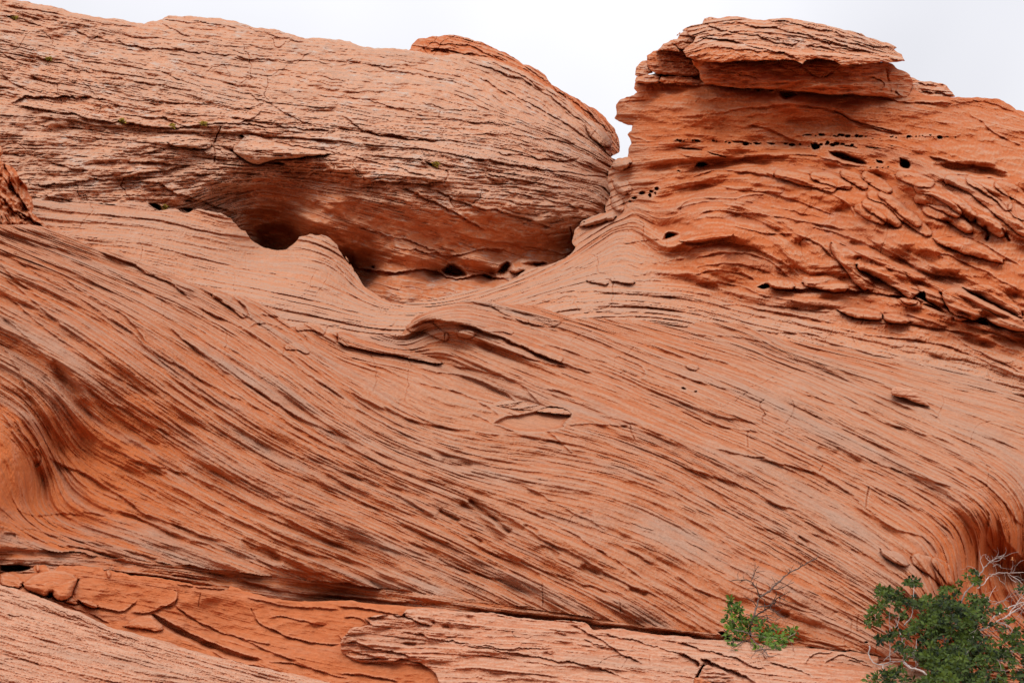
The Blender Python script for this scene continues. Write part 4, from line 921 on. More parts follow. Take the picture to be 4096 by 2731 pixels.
# ---- shadowed orange wall under the long crack
rec_str = strata_field([("P -100,1290 200,1310 700,1400 1000,1430", 0), ("P 0,1380 340,1410 600,1500 900,1560", 90), ("P 0,1480 340,1500 700,1620", 190)])
rec = Sheet("rock_ledge", "P -200,1300 G 0,832 60,820 140,822 215,808 232,770 300,772 330,800 380,795 400,776 500,780 600,786 690,792 700,815 745,808 780,822 880,845 1000,852 1140,872 1250,893 1300,908 1400,920 1530,938 1545,912 1600,925 1640,948 1760,978 1900,1008 2100,1018 2352,1010 H 150,1024 500,1052 700,1066 930,1096 1040,1110 P 1200,1520 1150,1700 600,1680 -200,1560",
 [(-200,1320,9.9),(0,1325,9.9),(200,1330,9.9),(400,1330,9.9),(600,1370,9.9),(800,1390,9.9),(1000,1400,10.1),(0,1360,9.6),(150,1380,9.55),(300,1400,9.75),(500,1440,9.8),(700,1450,9.7),(900,1470,9.48),(900,1530,9.28),(950,1570,9.1),(1000,1540,9.2),(200,1450,9.5),(350,1500,9.3),(600,1540,9.2),(0,1500,9.1),(900,1600,9.0),(600,1700,8.8),(1150,1600,9.1)],
 rec_str, jitter=2., edge_r=6, seed=51, lam=3e-4, warp=2.2)
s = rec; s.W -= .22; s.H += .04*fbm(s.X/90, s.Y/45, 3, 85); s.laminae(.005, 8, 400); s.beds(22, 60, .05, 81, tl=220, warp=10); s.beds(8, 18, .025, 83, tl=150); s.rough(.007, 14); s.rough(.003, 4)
for ln in """.22;20;14;G 1000,1095 1100,1130 1200,1195 1400,1285 1600,1365 1790,1418
.14;10;6;G 1170,1045 1300,1135 1400,1190 1600,1260 1850,1370 2020,1430
.10;10;5;G 1590,1260 1700,1290 1830,1310
.16;16;7;G 1690,1100 1760,1180 1900,1240 2080,1290 2200,1310 2300,1300
.12;10;5;G 500,1000 480,960 520,860
.16;14;8;G 430,1020 540,1010 640,1060 680,1060 820,1090 870,1050 930,1000
.12;12;5;G 870,1090 960,1100 1030,1090 1090,1050 1160,1055 1200,980 1180,920
.14;14;6;G 1030,1090 1150,1040 1200,990
.12;8;5;G 1180,900 1290,915 1300,930
.14;8;5;G 1300,925 1540,935
.12;12;5;G 1640,990 1800,1020 1980,1060 2150,1060 2300,1080
.12;12;5;G 1790,1130 1900,1110 2060,1160 2200,1180
.10;10;5;G 1400,1340 1500,1400 1650,1440 1850,1480
.12;10;5;G 1780,1420 2030,1440 2200,1500 2352,1540
.10;10;5;G 330,1010 500,1060 720,1150 740,1190
.16;12;6;H 0,1050 150,1060 300,1090 440,1110
.14;12;6;H 40,1130 150,1120 230,1190
.16;12;7;H 0,1230 60,1330 90,1420 330,1440
.12;10;5;H 100,1410 350,1430 560,1440 660,1470
.14;10;6;H 0,1500 200,1510 420,1560""".split("\n"):
    a, wu, wd, t = ln.split(";"); s.ledge(t, float(a), float(wu), float(wd))
for t in ("G 1180,1060 1320,1140 1390,1200", "G 1680,1060 1730,1150 1770,1190", "G 520,850 490,960 440,1020", "G 1160,930 1200,960 1170,1060", "G 1350,960 1330,1060", "G 150,880 160,900 300,910"): s.crack(t, .06, 1.3)
s.lens("G 150,900 240,830 400,800 525,850 500,930 470,1000 400,1020 355,990 345,950 310,990 240,965 170,930", .22, 16, .10)
s.lens("G 830,1190 880,1140 950,1110 1040,1110 1110,1200 1060,1225 960,1200", .08, 10, .03)
s.lens("G 530,1010 600,1000 670,1060 620,1070 560,1040", .12, 9, .08); s.lens("G 430,1020 470,985 530,1030 500,1040", .12, 8, .06); s.lens("G 0,840 60,820 150,870 150,930 60,920 0,905", .08, 9, .04)
for x, y in ((250,800),(725,840)): q = pts(f"G {x},{y}")[0]; s.cap(f"P {q[0]},{q[1]-8} {q[0]+1},{q[1]+4}", 4, .12, 0)
s.hole("G 315,995 330,970 345,970 355,995", .3, 3); s.hole("G 325,790 380,785 365,815 335,815", .3, 4)
s.soft("G 1030,1110 1200,1210 1400,1300 1600,1380 1770,1420 1600,1400 1300,1290 1050,1150", -.10, 7)
tag(s.build(M_low, 1.2, .1), "sheltered smooth orange rock face below the long dark crack", "rock face", kind="structure")

# ---- broad low block to the right of it
blo_str = strata_field([("P 760,1400 1200,1440 1600,1480 2352,1560", 0), ("P 760,1500 1200,1520 1600,1570 2352,1660", 95), ("P 760,1600 1300,1640 2352,1760", 195)])
low = Sheet("rock_platform", "H 20,1335 20,1290 45,1250 80,1205 110,1190 190,1180 240,1185 180,1130 250,1110 430,1112 460,1075 560,1062 700,1066 930,1094 1040,1092 1150,1117 1290,1132 1450,1148 1600,1150 1680,1170 1720,1210 1850,1198 2000,1218 2150,1242 2352,1252 I 150,1272 340,1275 500,1293 700,1328 900,1333 1100,1352 1200,1354 1290,1368 1370,1388 1375,1420 1350,1440 P 2040,1520 2200,1570 2620,1600 2620,1800 900,1800 H 700,1640 660,1500 560,1430 430,1400 350,1422 180,1424 90,1395 45,1370",
 [(780,1430,9.45),(900,1410,9.62),(1000,1405,9.7),(1200,1430,9.9),(1500,1460,10.1),(1700,1470,10.2),(2000,1490,10.2),(780,1480,9.40),(900,1500,9.34),(1200,1520,9.15),(1500,1545,9.25),(1800,1555,9.3),(2000,1560,9.3),(2300,1600,9.4),(900,1600,8.9),(1500,1700,8.6),(2300,1750,8.6),(2600,1620,9.6)],
 blo_str, jitter=2., edge_r=5, seed=61, lam=3e-4)
s = low; s.laminae(.004, 6, 400); s.W += .18 - .4*s.mask((1960,1530,110,60,1.)) - .25*s.mask((830,1520,90,50,.8)); s.H += .07*fbm(s.T/120, s.S/40, 3, 95)
s.beds(14, 40, .07, 86, tl=260, warp=7, crack=.02); s.ribs(6, 18, .6, 187, 240, line=1.2); s.beds(4, 10, .012, 87, tl=150, crack=.012, warp=5); s.rough(.012, 11, st=2.5); s.rough(.005, 4, st=1.5); s.joints(49, 90, .05)
for ln in """.16;12;7;H 20,1335 60,1385 180,1405 260,1390 350,1415
.14;12;6;H 40,1290 150,1300 300,1350 400,1370 550,1390
.12;10;5;H 100,1350 200,1370 330,1400
.12;12;5;H 400,1220 650,1260 900,1310 1200,1340 1500,1330
.12;12;5;H 750,1300 1000,1330 1300,1380 1500,1420 1750,1450 2000,1560
.14;14;6;H 1560,1180 1650,1200 1800,1290 1900,1370 2060,1440
.10;12;5;H 1640,1260 1750,1310 1800,1330
.12;12;5;H 1800,1230 2000,1290 2200,1330 2352,1390
.16;10;6;H 200,1120 350,1110 440,1110 460,1080
.24;14;8;I 30,1360 120,1390 180,1440 150,1480
.30;12;8;I 170,1400 300,1440 430,1500 560,1567
.16;12;6;I 0,1290 200,1340 400,1400 600,1470 640,1500
.14;10;6;I 640,1430 760,1450 900,1500 930,1530
.14;12;6;I 880,1440 900,1400 950,1370 1080,1350
.12;10;5;I 1000,1450 1060,1400 1130,1360 1200,1400 1330,1440
.10;10;5;I 1160,1410 1260,1430 1340,1470""".split("\n"):
    a, wu, wd, t = ln.split(";"); s.ledge(t, float(a), float(wu), float(wd))
for t, a in (("H 1390,1370 1440,1375", .08), ("H 560,1130 640,1150", .05), ("H 880,1130 920,1140", .05), ("H 1480,1240 1520,1250", .05), ("H 720,1190 760,1200", .05), ("H 460,1300 520,1310", .05)):
    sl, dd, sg, al, Ln = s.line_field(pts(t), 20); s.H[sl] -= a*np.exp(-(dd/5)**2)
s.cap("H 460,1100 540,1120 600,1160", 9, .06); s.soft("H 460,1150 600,1090 650,1150 560,1180", .05, 8)
s.hole("I 190,1440 215,1450 150,1567 120,1567", .4, 5)
tag(s.build(M_fore, 1.5, .1), "low pitted rock platform under the crack, running below both shrubs", "rock platform", kind="structure")
G2 = "loose blocks at the foot of the platform"
boulder("boulder", "I 175,1515 200,1455 225,1442 300,1470 380,1510 430,1567 P 1700,1580 1600,1580", 8.9, .15, M_fore, "grey topped wedge shaped block in the gap at the bottom of the platform", "boulder", 71, 9, .1, grp=G2, amp=.035, back=.6, rg=.015)
boulder("boulder", "I 132,1567 140,1530 170,1527 230,1555 260,1567 P 1640,1585 1590,1585", 8.6, .1, M_low, "small orange block at the bottom edge, left of the grey topped wedge", "boulder", 72, 6, -.1, grp=G2, amp=.03, back=.5, rg=.012)

# ---- pale slope nearest the viewer
fore = Sheet("foreground_slope", "P -460,1270 G -200,850 0,905 100,930 220,970 330,1012 430,1060 560,1100 650,1150 720,1185 830,1215 1000,1258 1160,1300 1300,1348 1450,1390 1600,1428 1700,1452 1850,1485 2000,1510 2150,1545 2230,1567 P 900,1620 1200,1700 1200,1900 -460,1900",
 [(-200,1290,8.9),(0,1345,8.6),(200,1400,8.55),(400,1470,8.5),(600,1520,8.45),(760,1560,8.4),(0,1450,8.0),(300,1540,7.8),(-200,1500,7.6),(0,1600,7.3),(600,1700,7.4),(1100,1750,7.6),(0,1880,6.2),(1000,1880,6.6)],
 strata_field([("G 0,905 430,1060 1000,1258 1600,1428 2230,1567", 0), ("G 0,1150 600,1310 1200,1460 1600,1560", 75), ("G 0,1400 600,1560 900,1640", 150)]), jitter=2., edge_r=9, seed=81, lam=3e-4)
s = fore; s.W += .35; s.laminae(.004, 6, 500); s.H += .05*fbm(s.T/150, s.S/40, 3, 15); s.beds(14, 40, .045, 96, tl=260, warp=6, crack=.03); s.ribs(5, 16, .5, 197, 300, line=1.2); s.beds(4, 10, .008, 97, tl=160, crack=.008, cmin=.1, warp=4); s.rough(.008, 9, st=3); s.rough(.007, 3.5, st=1.6)
for t in ("G 50,1100 150,1120 250,1140", "G 250,1060 400,1110 530,1150", "G 680,1245 800,1280", "G 0,1400 100,1390 200,1420 300,1450", "G 900,1340 1050,1420 1200,1450", "G 0,960 200,1010 400,1080 600,1160 800,1240 1000,1300", "G 1250,1520 1350,1545"): s.ledge(t, .06, 10, 4)
tag(s.build(M_fore, 1.2, .1), "pale bleached rock slope in the lower left, nearest the viewer", "rock slope", kind="structure")

# ---- loose stone on the slope
boulder("loose_stone", "F 1455,1122 1470,1095 1520,1088 1590,1103 1640,1130 1700,1188 1719,1214 1690,1213 1640,1196 1580,1172 1520,1157 1467,1143", front_z(2091, 910)-.42, .12, M_fore, "lens shaped stone lying alone on the smooth slope at right", "stone", 75, 7, .25, amp=.02, step=1.2, back=.35, ed=1.0, rg=.01)

# ---- ground
gm = bpy.data.materials.new("sand"); gm.use_nodes = True; b_ = gm.node_tree.nodes["Principled BSDF"]
b_.inputs["Base Color"].default_value = (.45,.22,.13,1); b_.inputs["Roughness"].default_value = .95
gn = N(gm.node_tree, "ShaderNodeTexNoise"); gn.inputs["Scale"].default_value = 6.; gb = N(gm.node_tree, "ShaderNodeBump"); gb.inputs["Distance"].default_value = .1
gm.node_tree.links.new(gn.outputs[0], gb.inputs["Height"]); gm.node_tree.links.new(gb.outputs[0], b_.inputs["Normal"])
n_ = 60; gx, gy = np.meshgrid(np.sign(np.linspace(-1,1,n_))*np.abs(np.linspace(-1,1,n_))**3*1500, np.sign(np.linspace(-1,1,n_))*np.abs(np.linspace(-1,1,n_))**3*1500)
gz = .25*pnoise(gx/9, gy/9, 4)*np.exp(-(gx**2+gy**2)/9e4) - .2
ii = np.arange(n_*n_).reshape(n_, n_); q = np.stack([ii[:-1,:-1], ii[:-1,1:], ii[1:,1:], ii[1:,:-1]], -1).reshape(-1,4)
tag(mesh_obj("ground", np.c_[gx.ravel(), gy.ravel(), gz.ravel()], q, gm), "flat sandy desert ground around the rocks", "ground", kind="structure")
# ================================================================ PLANTS
def simple_mat(name, col, rough=.7, var=.25, scale=60., trans=0.):
    m_ = bpy.data.materials.new(name); m_.use_nodes = True; t = m_.node_tree; b = t.nodes["Principled BSDF"]
    b.inputs["Roughness"].default_value = rough; b.inputs["Specular IOR Level"].default_value = .3
    at = N(t, "ShaderNodeAttribute", attribute_name="tint"); tcn = N(t, "ShaderNodeTexCoord")
    nn = N(t, "ShaderNodeTexNoise"); nn.inputs["Scale"].default_value = scale; t.links.new(tcn.outputs["Object"], nn.inputs["Vector"])
    ad = N(t, "ShaderNodeMath", operation='ADD'); t.links.new(at.outputs["Fac"], ad.inputs[0]); t.links.new(nn.outputs[0], ad.inputs[1])
    r = N(t, "ShaderNodeMapRange"); r.inputs[1].default_value = .5; r.inputs[2].default_value = 1.5; t.links.new(ad.outputs[0], r.inputs[0])
    mx = N(t, "ShaderNodeMix", data_type='RGBA'); t.links.new(r.outputs[0], mx.inputs[0])
    mx.inputs["A"].default_value = (*[c*(1-var) for c in col[0]], 1); mx.inputs["B"].default_value = (*[c*(1+var) for c in col[1]], 1)
    t.links.new(mx.outputs["Result"], b.inputs["Base Color"])
    if trans:
        o = t.nodes["Material Output"]; tr = N(t, "ShaderNodeBsdfTranslucent"); mm = N(t, "ShaderNodeMixShader"); mm.inputs[0].default_value = trans
        t.links.new(mx.outputs["Result"], tr.inputs[0]); t.links.new(b.outputs[0], mm.inputs[1]); t.links.new(tr.outputs[0], mm.inputs[2]); t.links.new(mm.outputs[0], o.inputs[0])
    return m_
M_leaf = simple_mat("leaf_green", ((.008,.024,.003),(.075,.118,.010)), .55, .2, 30., .22)
M_leaf2 = simple_mat("leaf_bright", ((.028,.075,.006),(.12,.20,.016)), .55, .2, 30., .22)
M_dry = simple_mat("dry_leaf", ((.40,.14,.04),(.52,.22,.08)), .8)
M_grey = simple_mat("dead_wood", ((.33,.27,.24),(.52,.45,.41)), .85)
M_twig = simple_mat("twig_bark", ((.035,.02,.016),(.15,.10,.08)), .9, .3, 90.)
M_stem = simple_mat("stem_bark", ((.24,.16,.12),(.38,.29,.24)), .9, .3, 60.)
M_moss = simple_mat("moss", ((.14,.095,.01),(.30,.20,.015)), .9)
def plant_obj(name, V, Q, mat, parent, tint=None):
    o = mesh_obj(name, V, Q, mat, parent=parent)
    if tint is not None:
        a = o.data.attributes.new("tint", 'FLOAT', 'POINT'); a.data.foreach_set("value", np.asarray(tint, f32))
    return o
def tube(P, R, sides=6):
    P = np.asarray(P, float); n = len(P); T = np.gradient(P, axis=0); T /= np.linalg.norm(T, axis=1)[:,None]+1e-9
    a = np.cross(T, [.3,.9,.2]); a /= np.linalg.norm(a, axis=1)[:,None]+1e-9; b = np.cross(T, a)
    an = np.linspace(0, 2*np.pi, sides, endpoint=False)
    V = P[:,None] + (a[:,None]*np.cos(an)[None,:,None] + b[:,None]*np.sin(an)[None,:,None])*np.asarray(R)[:,None,None]
    i = np.arange(n-1)[:,None]*sides; j = np.arange(sides)[None]; k = (j+1) % sides
    Q = np.stack([i+j, i+k, i+sides+k, i+sides+j], -1).reshape(-1,4)
    return V.reshape(-1,3), Q
class Acc:
    def __init__(s): s.V = []; s.Q = []; s.n = 0; s.t = []
    def add(s, V, Q, t=0.5):
        s.V.append(V); s.Q.append(Q+s.n); s.n += len(V); s.t.append(np.full(len(V), t))
    def out(s): return np.vstack(s.V), np.vstack(s.Q), np.concatenate(s.t)
def branch3d(rnd, p, zf, r, root=None, wob=.006):
    """polyline on the drawing sheet -> 3-D limb; zf gives its own distance, wandering in depth as it grows"""
    q = resample(smooth_line(p, 1), 5.0); n = len(q); ph = rnd.uniform(0, 6); dz = rnd.uniform(-.12, .12); z0 = zf(q[0])
    P = []
    for i, (x, y) in enumerate(q):
        f = i/max(1, n-1); z = zf((x, y)) + dz*f + .03*math.sin(ph+f*5)
        w = wp(x, y, z); P.append(w + np.array([rnd.gauss(0, 1), rnd.gauss(0, 1), rnd.gauss(0, 1)])*wob*.35)
    R = np.linspace(r, r*.45, n)*(1+.18*np.array([rnd.gauss(0, 1) for _ in range(n)]))
    return np.array(P), np.abs(R)+.0004
def twigs(rnd, acc, P, R, num, L, depth=0):
    for _ in range(num):
        i = rnd.randrange(max(1, len(P)//4), len(P)); o = P[i]; t = P[min(i+1, len(P)-1)]-P[max(i-1, 0)]; t /= np.linalg.norm(t)+1e-9
        d = t*.6 + np.array([rnd.gauss(0,1), rnd.gauss(0,.8), rnd.gauss(.15,1)])*.7; d /= np.linalg.norm(d)
        n = rnd.randint(4, 7); l = L*rnd.uniform(.3, 1)/n; q = [o]
        for k in range(n):
            d = d + np.array([rnd.gauss(0,1), rnd.gauss(0,1), rnd.gauss(.1,1)])*.22; d /= np.linalg.norm(d); q.append(q[-1]+d*l)
        rr = min(R[i]*.6, .0022); V, Q = tube(q, np.linspace(rr, rr*.4, len(q)), 4); acc.add(V, Q, rnd.random())
        if depth == 0 and rnd.random() < .6: twigs(rnd, acc, np.array(q), np.full(len(q), rr), 1, L*.5, 1)
LEAF_V = np.array([[0,0,0],[.16,.17,.03],[.17,-.16,.03],[.48,.30,.06],[.50,0,-.02],[.48,-.29,.06],[.80,.24,.02],[.83,0,-.03],[.80,-.23,.02],[1.02,.0,-.07],[.2,0,0]])
LEAF_Q = np.array([[0,10,1,1],[0,2,10,10],[10,4,3,1],[2,5,4,10],[4,7,6,3],[5,8,7,4],[7,9,9,6],[8,9,9,7]])
def leaf_quads():
    q = []
    for a in LEAF_Q: q.append(a)
    return np.array(q)
LEAF_V2 = np.array([[0,0,0],[.22,.16,.04],[.24,0,0],[.22,-.16,.04],[.5,.27,.06],[.52,0,0],[.5,-.27,.06],[.8,.2,.0],[.84,0,-.05],[.8,-.2,.0],[1.,.06,-.1],[1.,-.06,-.1]])
LEAF_Q2 = np.array([[1,2,5,4],[2,3,6,5],[4,5,8,7],[5,6,9,8],[7,8,10,10],[8,9,11,11],[0,2,1,1],[0,3,2,2]])
LQ = np.array([[1,2,5,4],[2,3,6,5],[4,5,8,7],[5,6,9,8],[7,8,11,10],[8,9,11,8],[0,3,2,1]])[[0,1,2,3,4,6]]
def whorl(rnd, acc, o, axis, L, num, tint):
    ax = axis/np.linalg.norm(axis); u = np.cross(ax, [.2,.5,.8]); u /= np.linalg.norm(u); v = np.cross(ax, u)
    for k in range(num):
        a = k*2.399+rnd.uniform(-.4,.4); el = rnd.uniform(.1, .9)
        d = (u*math.cos(a)+v*math.sin(a))*math.cos(el) + ax*math.sin(el); d[2] -= .12; d /= np.linalg.norm(d)
        s = np.cross(d, ax + np.array([rnd.gauss(0,.35), rnd.gauss(-.1,.35), rnd.gauss(.2,.35)])); s /= np.linalg.norm(s)+1e-9; n = np.cross(s, d)
        l = L*rnd.uniform(.6, 1.12); w = l*rnd.uniform(.85, 1.15); b = o + ax*rnd.uniform(-.6,.2)*L*.6 + d*l*.15
        V = b + LEAF_V2[:,:1]*d*l + LEAF_V2[:,1:2]*s*w + LEAF_V2[:,2:]*n*l*rnd.uniform(.5, 2.2)
        acc.add(V, LQ, tint+rnd.uniform(-.4,.45))
def clusters(rnd, acc, stems, items, conv, sc, zf, L, dens, zspread):
    for x, y, r in items:
        p = conv(x, y); rp = r*sc; num = max(2, int(dens*(rp/7.)**2))
        tn = rnd.uniform(.2, .8); zc = zf(p)+rnd.uniform(-1,1)*zspread*.4
        c = wp(p[0], p[1]+rp*.5, zc+.03)
        for _ in range(num):
            a = rnd.uniform(0, 6.283); q = rp*math.sqrt(rnd.random())*.85
            o = wp(p[0]+q*math.cos(a), p[1]+q*math.sin(a), zc+rnd.uniform(-1,1)*zspread)
            ax = (o-c)*6 + np.array([rnd.gauss(0,.25), rnd.gauss(-.35,.3), rnd.gauss(.65,.3)])
            whorl(rnd, acc, o, ax, L, rnd.randint(4, 7), min(1, max(0, tn+rnd.uniform(-.2,.2))))
            if rnd.random() < .55:
                V, Q = tube([c, (c+o)/2+np.array([rnd.gauss(0,.004)]*3), o], [.0018, .0014, .001], 4); stems.add(V, Q, rnd.random())
def nums(t): return [tuple(map(float, w.split(","))) for w in t.split()]
def conv5(x, y): return np.array([(2800+x/3.638)*K, (2200+y/3.638)*K])
def conv4(x, y): return np.array([(3400+x/2.953)*K, (2200+y/2.953)*K])
# ---- the small shrub growing from the crack
rnd = random.Random(11)
def z5(p): return float(np.interp(p[1], [1270,1380,1440,1470,1500,1530], [10.55,10.45,10.35,10.15,9.75,9.35]))
sh = bpy.data.objects.new("shrub", None); scene.collection.objects.link(sh); sh.location = wp(1725, 1462, 10.3)
tag(sh, "small shrub with bare twisted twigs above green leaves, rooted in the crack", "shrub")
def attach(o, root):
    bpy.context.view_layer.update(); o.parent = root; o.matrix_parent_inverse = root.matrix_world.inverted()
bpy.context.view_layer.update()
B5 = """16;740,1060 790,960 800,880 830,800 860,690;2
12;870,670 950,630 1040,570 1100,490 1190,430 1240,370 1290,330 1450,250 1540,190 1700,110;9
8;860,660 850,600 800,520 740,445 680,430 560,430 420,440;5
5;750,440 780,390 800,290 850,230;3
3;800,300 806,220 810,160;1
3;800,400 870,375;1
3;810,320 880,305 940,310;1
3;555,430 552,350 555,290;0
3;620,440 580,475;0
3;810,480 820,540;0
4;1040,520 1040,490 1130,460;1
5;1060,570 1150,570 1250,520 1370,460;4
3;1010,570 1010,500 970,465;1
3;1290,330 1240,270;0
3;1300,330 1310,240;0
3;1320,300 1360,215;0
3;1340,340 1400,340;0
3;1450,250 1470,190 1500,150;1
5;820,800 740,710 660,680;3
4;860,670 780,600;1
5;880,680 950,740 1030,800;2
8;850,830 950,810 1030,800 1100,700 1110,600;4
7;1080,790 1090,720 1160,670 1260,630 1300,590;3
4;1150,680 1165,720 1150,790;1
4;1160,690 1260,740 1350,770;2
4;1030,800 1130,810 1230,780;2
11;780,990 820,940 900,890 1000,840 1060,800;5
4;840,880 940,880 980,840;2
6;1020,850 1100,900 1200,970 1250,995;4
4;1060,860 1060,950;1
5;800,990 900,960 1000,930 1120,980;4
6;820,960 960,970 1080,1030 1170,980;4
6;860,1000 960,990 1010,1040 1060,1100 1200,1190 1300,1120;4
4;680,930 750,940;1
4;980,1000 960,910;1
7;790,1110 850,1090;0
18;735,1240 730,1150 740,1060;0
8;740,1220 740,1280 800,1320 880,1400 940,1460 1000,1540;6
9;520,1390 600,1340 700,1300 760,1290;3
5;600,1270 700,1260 770,1290;1
7;345,1150 400,1210 460,1270 490,1340 500,1400;3
4;380,1210 360,1270 390,1300;1
4;460,1280 560,1335;1
5;735,1330 740,1400;1
5;830,1380 760,1430;2
5;900,1440 840,1450 770,1520 740,1568;3
5;920,1440 1030,1430;1
4;940,1460 930,1500 860,1500;1
4;960,1480 970,1568;1
4;1000,1540 1100,1540 1160,1510;2
4;910,1420 930,1340;1
4;1310,1310 1350,1400;0"""
def limbs(rnd, txt, conv, sc, zf, mat, root, L):
    for ln in txt.split("\n"):
        r, t, k = ln.split(";"); p = np.array([conv(*q) for q in nums(t)]); zz = zf(p[0])
        P, R = branch3d(rnd, p, zf, float(r)*(1.1 if root is sh else .78)*sc*zz/F)
        acc = Acc(); V, Q = tube(P, R, 6); acc.add(V, Q, rnd.random()); twigs(rnd, acc, P, R, int(k), L)
        V, Q, T = acc.out(); attach(plant_obj("branch", V, Q, mat, None, T), root)
limbs(rnd, B5, conv5, K/3.638, z5, M_twig, sh, .09)
C5 = nums("430,740,40 480,780,60 440,830,60 400,900,50 500,880,70 570,820,50 590,880,40 530,930,50 480,990,70 400,1030,50 430,1090,50 530,1040,60 500,1100,60 580,1090,70 500,1170,60 440,1160,40 460,1240,70 550,1260,60 430,1340,50 500,1390,40 610,1010,40 660,1040,50 720,1080,60 680,1180,80 760,1140,70 750,990,30 640,1230,60 870,1110,70 850,1040,50 910,1050,40 950,1130,60 1040,1120,60 1090,1110,50 900,1190,70 980,1200,70 860,1240,60 930,1260,70 1020,1250,70 1100,1260,60 870,1300,60 960,1310,70 1050,1330,70 1120,1330,60 960,1390,60 1060,1390,60 1130,1400,50 1190,1310,70 1180,1380,50 1240,1340,50 1200,1240,60 1270,1240,60 1330,1220,50 1300,1160,40 1370,1160,50 1390,1240,50 1320,1290,40 770,1350,30 790,1200,60 860,1410,40")
fa, sa = Acc(), Acc(); clusters(rnd, fa, sa, C5, conv5, K/3.638, z5, .037, 1.3, .07)
for t in ("470,1150 465,1000 450,850 430,730", "560,1200 520,1100 480,1010", "740,1240 880,1240 1050,1280 1250,1290 1390,1200", "740,1230 640,1180 500,1150"):
    P, R = branch3d(rnd, np.array([conv5(*q) for q in nums(t)]), z5, .004); V, Q = tube(P, R, 5); sa.add(V, Q, .5)
V, Q, T = fa.out(); attach(plant_obj("foliage", V, Q, M_leaf2, None, T), sh)
V, Q, T = sa.out(); attach(plant_obj("stem", V, Q, M_stem, None, T), sh)
# ---- the big bush in the corner
rnd = random.Random(5)
def z4(p): return float(np.interp(p[1], [1250,1400,1500,1570,1640], [10.2,9.85,9.5,9.15,9.0]))
bu = bpy.data.objects.new("shrub", None); scene.collection.objects.link(bu); bu.location = wp(2230, 1640, 9.3); bpy.context.view_layer.update()
tag(bu, "large dense dark green bush with bleached dead branches filling the lower right corner", "shrub")
B4 = """12;1370,1300 1400,1150 1440,1000 1560,940 1700,860 1850,780 1920,730 2055,640 2180,560;10
10;1680,800 1760,750 1880,670 1960,640 2055,610 2180,590;6
5;1500,970 1620,880 1680,820;3
3;1480,960 1560,800 1640,660 1640,560 1720,420;5
7;1840,790 1940,680 1990,600 2055,500 2120,400;5
4;1760,640 1860,560 1960,480;4
5;1920,740 2000,700 2055,720 2150,790;3
5;1700,860 1850,870 1900,900 1920,940 2000,1000;4
3;1920,940 1890,1000;0
4;1940,770 2055,800;2
10;1310,640 1330,560 1380,480 1450,400 1550,260 1620,160 1700,110 1800,60;6
4;1620,160 1700,130 1720,80 1760,60 1830,100;2
4;1700,130 1750,130 1830,50;1
6;1500,450 1580,400 1640,300 1760,260 1900,265 2055,260;6
4;1640,280 1740,290 1780,370 1830,390;2
4;1860,270 1900,340 1960,380;1
4;1880,280 1970,330 2040,400;2
4;1690,190 1740,150 1790,200;2
5;1380,530 1480,520 1600,550 1660,600 1740,600;4
5;1480,580 1560,620 1700,640 1790,600;4
8;640,1120 600,1010 560,880 530,810;2
6;470,1300 475,1150 470,900 460,750 470,650;2
8;640,880 720,800 745,700 750,500 760,420;2
5;360,930 420,970 500,1000 580,1010;1
4;300,830 300,760 290,700;0
4;480,900 560,910 590,720;1
4;400,1300 480,1220 560,1190 640,1230 760,1270;4
10;230,1130 215,1230 270,1320 320,1355 430,1340 480,1310 560,1315 650,1310;4
16;640,1320 690,1380 750,1400 830,1410 950,1500 1100,1600;3
6;395,1360 390,1420 410,1460;1
4;310,1365 370,1390;0
4;760,1280 790,1370 830,1380;2
5;720,1420 790,1380 800,1330;3
4;770,1000 800,920 760,900;2
14;1260,860 1210,940 1180,1050;0
9;1120,1200 1110,1000 1140,800 1150,680;2
15;1330,1600 1370,1300 1400,1150 1470,1000;2
10;1330,1320 1340,1180 1370,1000;2
9;770,1260 780,1160 780,1050;0
7;1200,1260 1280,1190 1400,1040;2
8;1700,1180 1850,1190 1960,1200 2055,1260 2150,1300;4
6;1640,1310 1800,1300 1920,1320 2055,1370;5
5;1620,1415 1750,1410 1850,1420 1920,1400;5
5;1940,1360 2000,1440 2055,1500;2
5;1490,1440 1560,1500 1660,1560;4
4;1480,1060 1510,1130 1560,1100;2
5;1400,790 1460,840 1480,850;1
5;1450,980 1560,1000 1700,1010 1780,1040;5
5;1520,930 1640,960 1760,940;4
6;1750,850 1830,860 1880,960 1880,1000;2"""
limbs(rnd, B4, conv4, K/2.953, z4, M_grey, bu, .14)
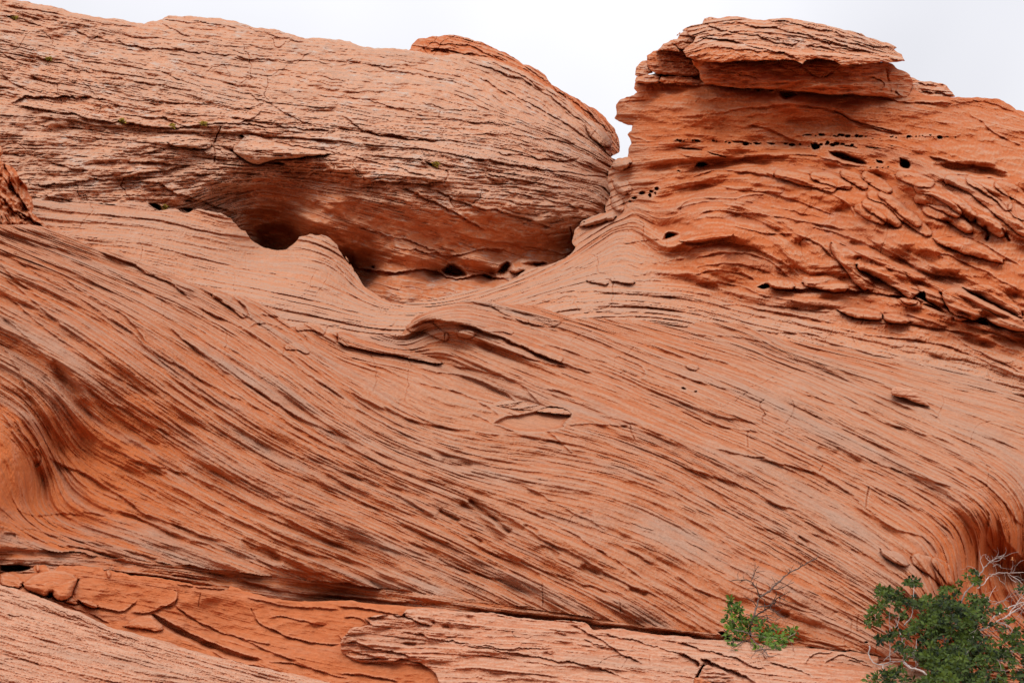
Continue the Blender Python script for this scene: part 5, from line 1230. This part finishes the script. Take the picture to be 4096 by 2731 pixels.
C4 = nums("385,480,50 345,460,35 470,500,60 560,500,65 600,590,45 350,560,35 480,590,70 560,660,50 400,640,50 300,690,45 250,740,35 340,700,40 230,820,40 300,850,60 370,830,40 230,885,35 740,370,65 790,380,45 690,390,40 760,560,40 710,620,45 800,640,70 900,580,50 870,640,60 950,600,50 640,780,45 480,790,40 1120,470,50 1190,450,45 1250,500,50 1110,560,60 1050,600,55 1150,640,80 1390,290,35 1450,270,40 1530,350,45 1310,395,35 1490,340,40 1000,700,90 920,760,100 1060,780,100 1200,700,110 1280,640,80 1330,720,80 1450,600,80 1540,660,80 1600,600,50 1450,740,100 1560,780,80 1680,720,50 1780,700,40 760,900,60 850,880,90 960,880,110 1080,900,110 1220,860,110 1350,850,110 1480,880,80 1600,880,50 700,990,70 560,960,50 450,1010,60 360,1050,45 860,1060,80 970,1020,80 1250,1000,110 1380,1010,100 1500,1060,80 1640,1080,60 1720,900,35 1800,930,35 1880,830,35 1830,1060,60 1930,1030,60 2000,970,50 2030,470,45 600,1150,70 700,1220,80 820,1230,90 960,1180,90 1100,1180,110 1250,1170,110 1400,1180,100 1560,1180,80 1700,1200,70 1820,1230,80 1950,1130,50 2030,1200,60 900,1300,90 1000,1300,110 1130,1320,110 1280,1340,120 1400,1300,100 1550,1320,80 1680,1290,70 1100,1450,110 1250,1440,130 1380,1420,100 1480,1500,80 980,1490,80 630,1390,35 480,1440,60 400,1490,60 300,1500,50 250,1540,50 540,1490,60 650,1530,40 740,1530,35 1600,1420,60 1750,1400,50 1900,1300,60 1600,1540,60 1800,1520,60 1950,1500,40 1150,1590,150 1400,1600,150 900,1620,120 1700,1620,120 450,1600,90 2100,1100,90 2150,1300,110 2100,1500,110 2250,1200,120 2250,1450,120 2150,900,80 1300,1180,100 1320,1280,100 1180,1400,100")
fa, sa = Acc(), Acc(); clusters(rnd, fa, sa, C4, conv4, K/2.953, z4, .033, 3.4, .24)
V, Q, T = fa.out(); attach(plant_obj("foliage", V, Q, M_leaf, None, T), bu)
V, Q, T = sa.out(); attach(plant_obj("stem", V, Q, M_stem, None, T), bu)
fa, sa = Acc(), Acc(); clusters(rnd, fa, sa, nums("1390,330,50 1420,380,50 1480,440,40 1900,1430,35 1920,1490,35 1960,1400,25 1920,120,25 1480,500,25 1640,820,25 1760,790,25"), conv4, K/2.953, lambda p: z4(p)-.1, .017, 1.0, .03)
V, Q, T = fa.out(); attach(plant_obj("dry_leaves", V, Q, M_dry, None, T), bu)
# ---- moss in the cracks of the dome
rnd = random.Random(3)
for t, r, lab in (("A 105,122", 5, "yellow moss in the hollow near the top left corner"), ("A 325,400", 7, "yellow moss streak in a crack high on the left of the dome"), ("A 820,815", 5, "yellow moss spot on the left half of the long bench crack"),
               ("A 1160,845", 4, "small yellow moss spot on the bench crack, right of its mate"), ("A 1105,1390", 7, "yellow green moss tuft at the right rim of the small dark hole"), ("B 665,1105", 6, "bright yellow moss tuft in the dark notch at the middle of the dome"),
               ("A 1370,832", 5, "thin yellow moss streak where the bench crack meets the slanting joint")):
    x, y = pts(t)[0]; acc = Acc()
    for _ in range(40):
        a, b_ = x+rnd.gauss(0, r*.5), y+rnd.gauss(0, r*.22); z = dome.z_at(a, b_)-.01; o = wp(a, b_, z)
        whorl(rnd, acc, o, np.array([rnd.gauss(0,.4), -.6, .7]), .05, 3, rnd.random())
    V, Q, T = acc.out(); tag(plant_obj("moss", V, Q, M_moss, None, T), lab, "moss", "moss tufts in the cracks of the pale dome")
print("done", time.time()-T0)
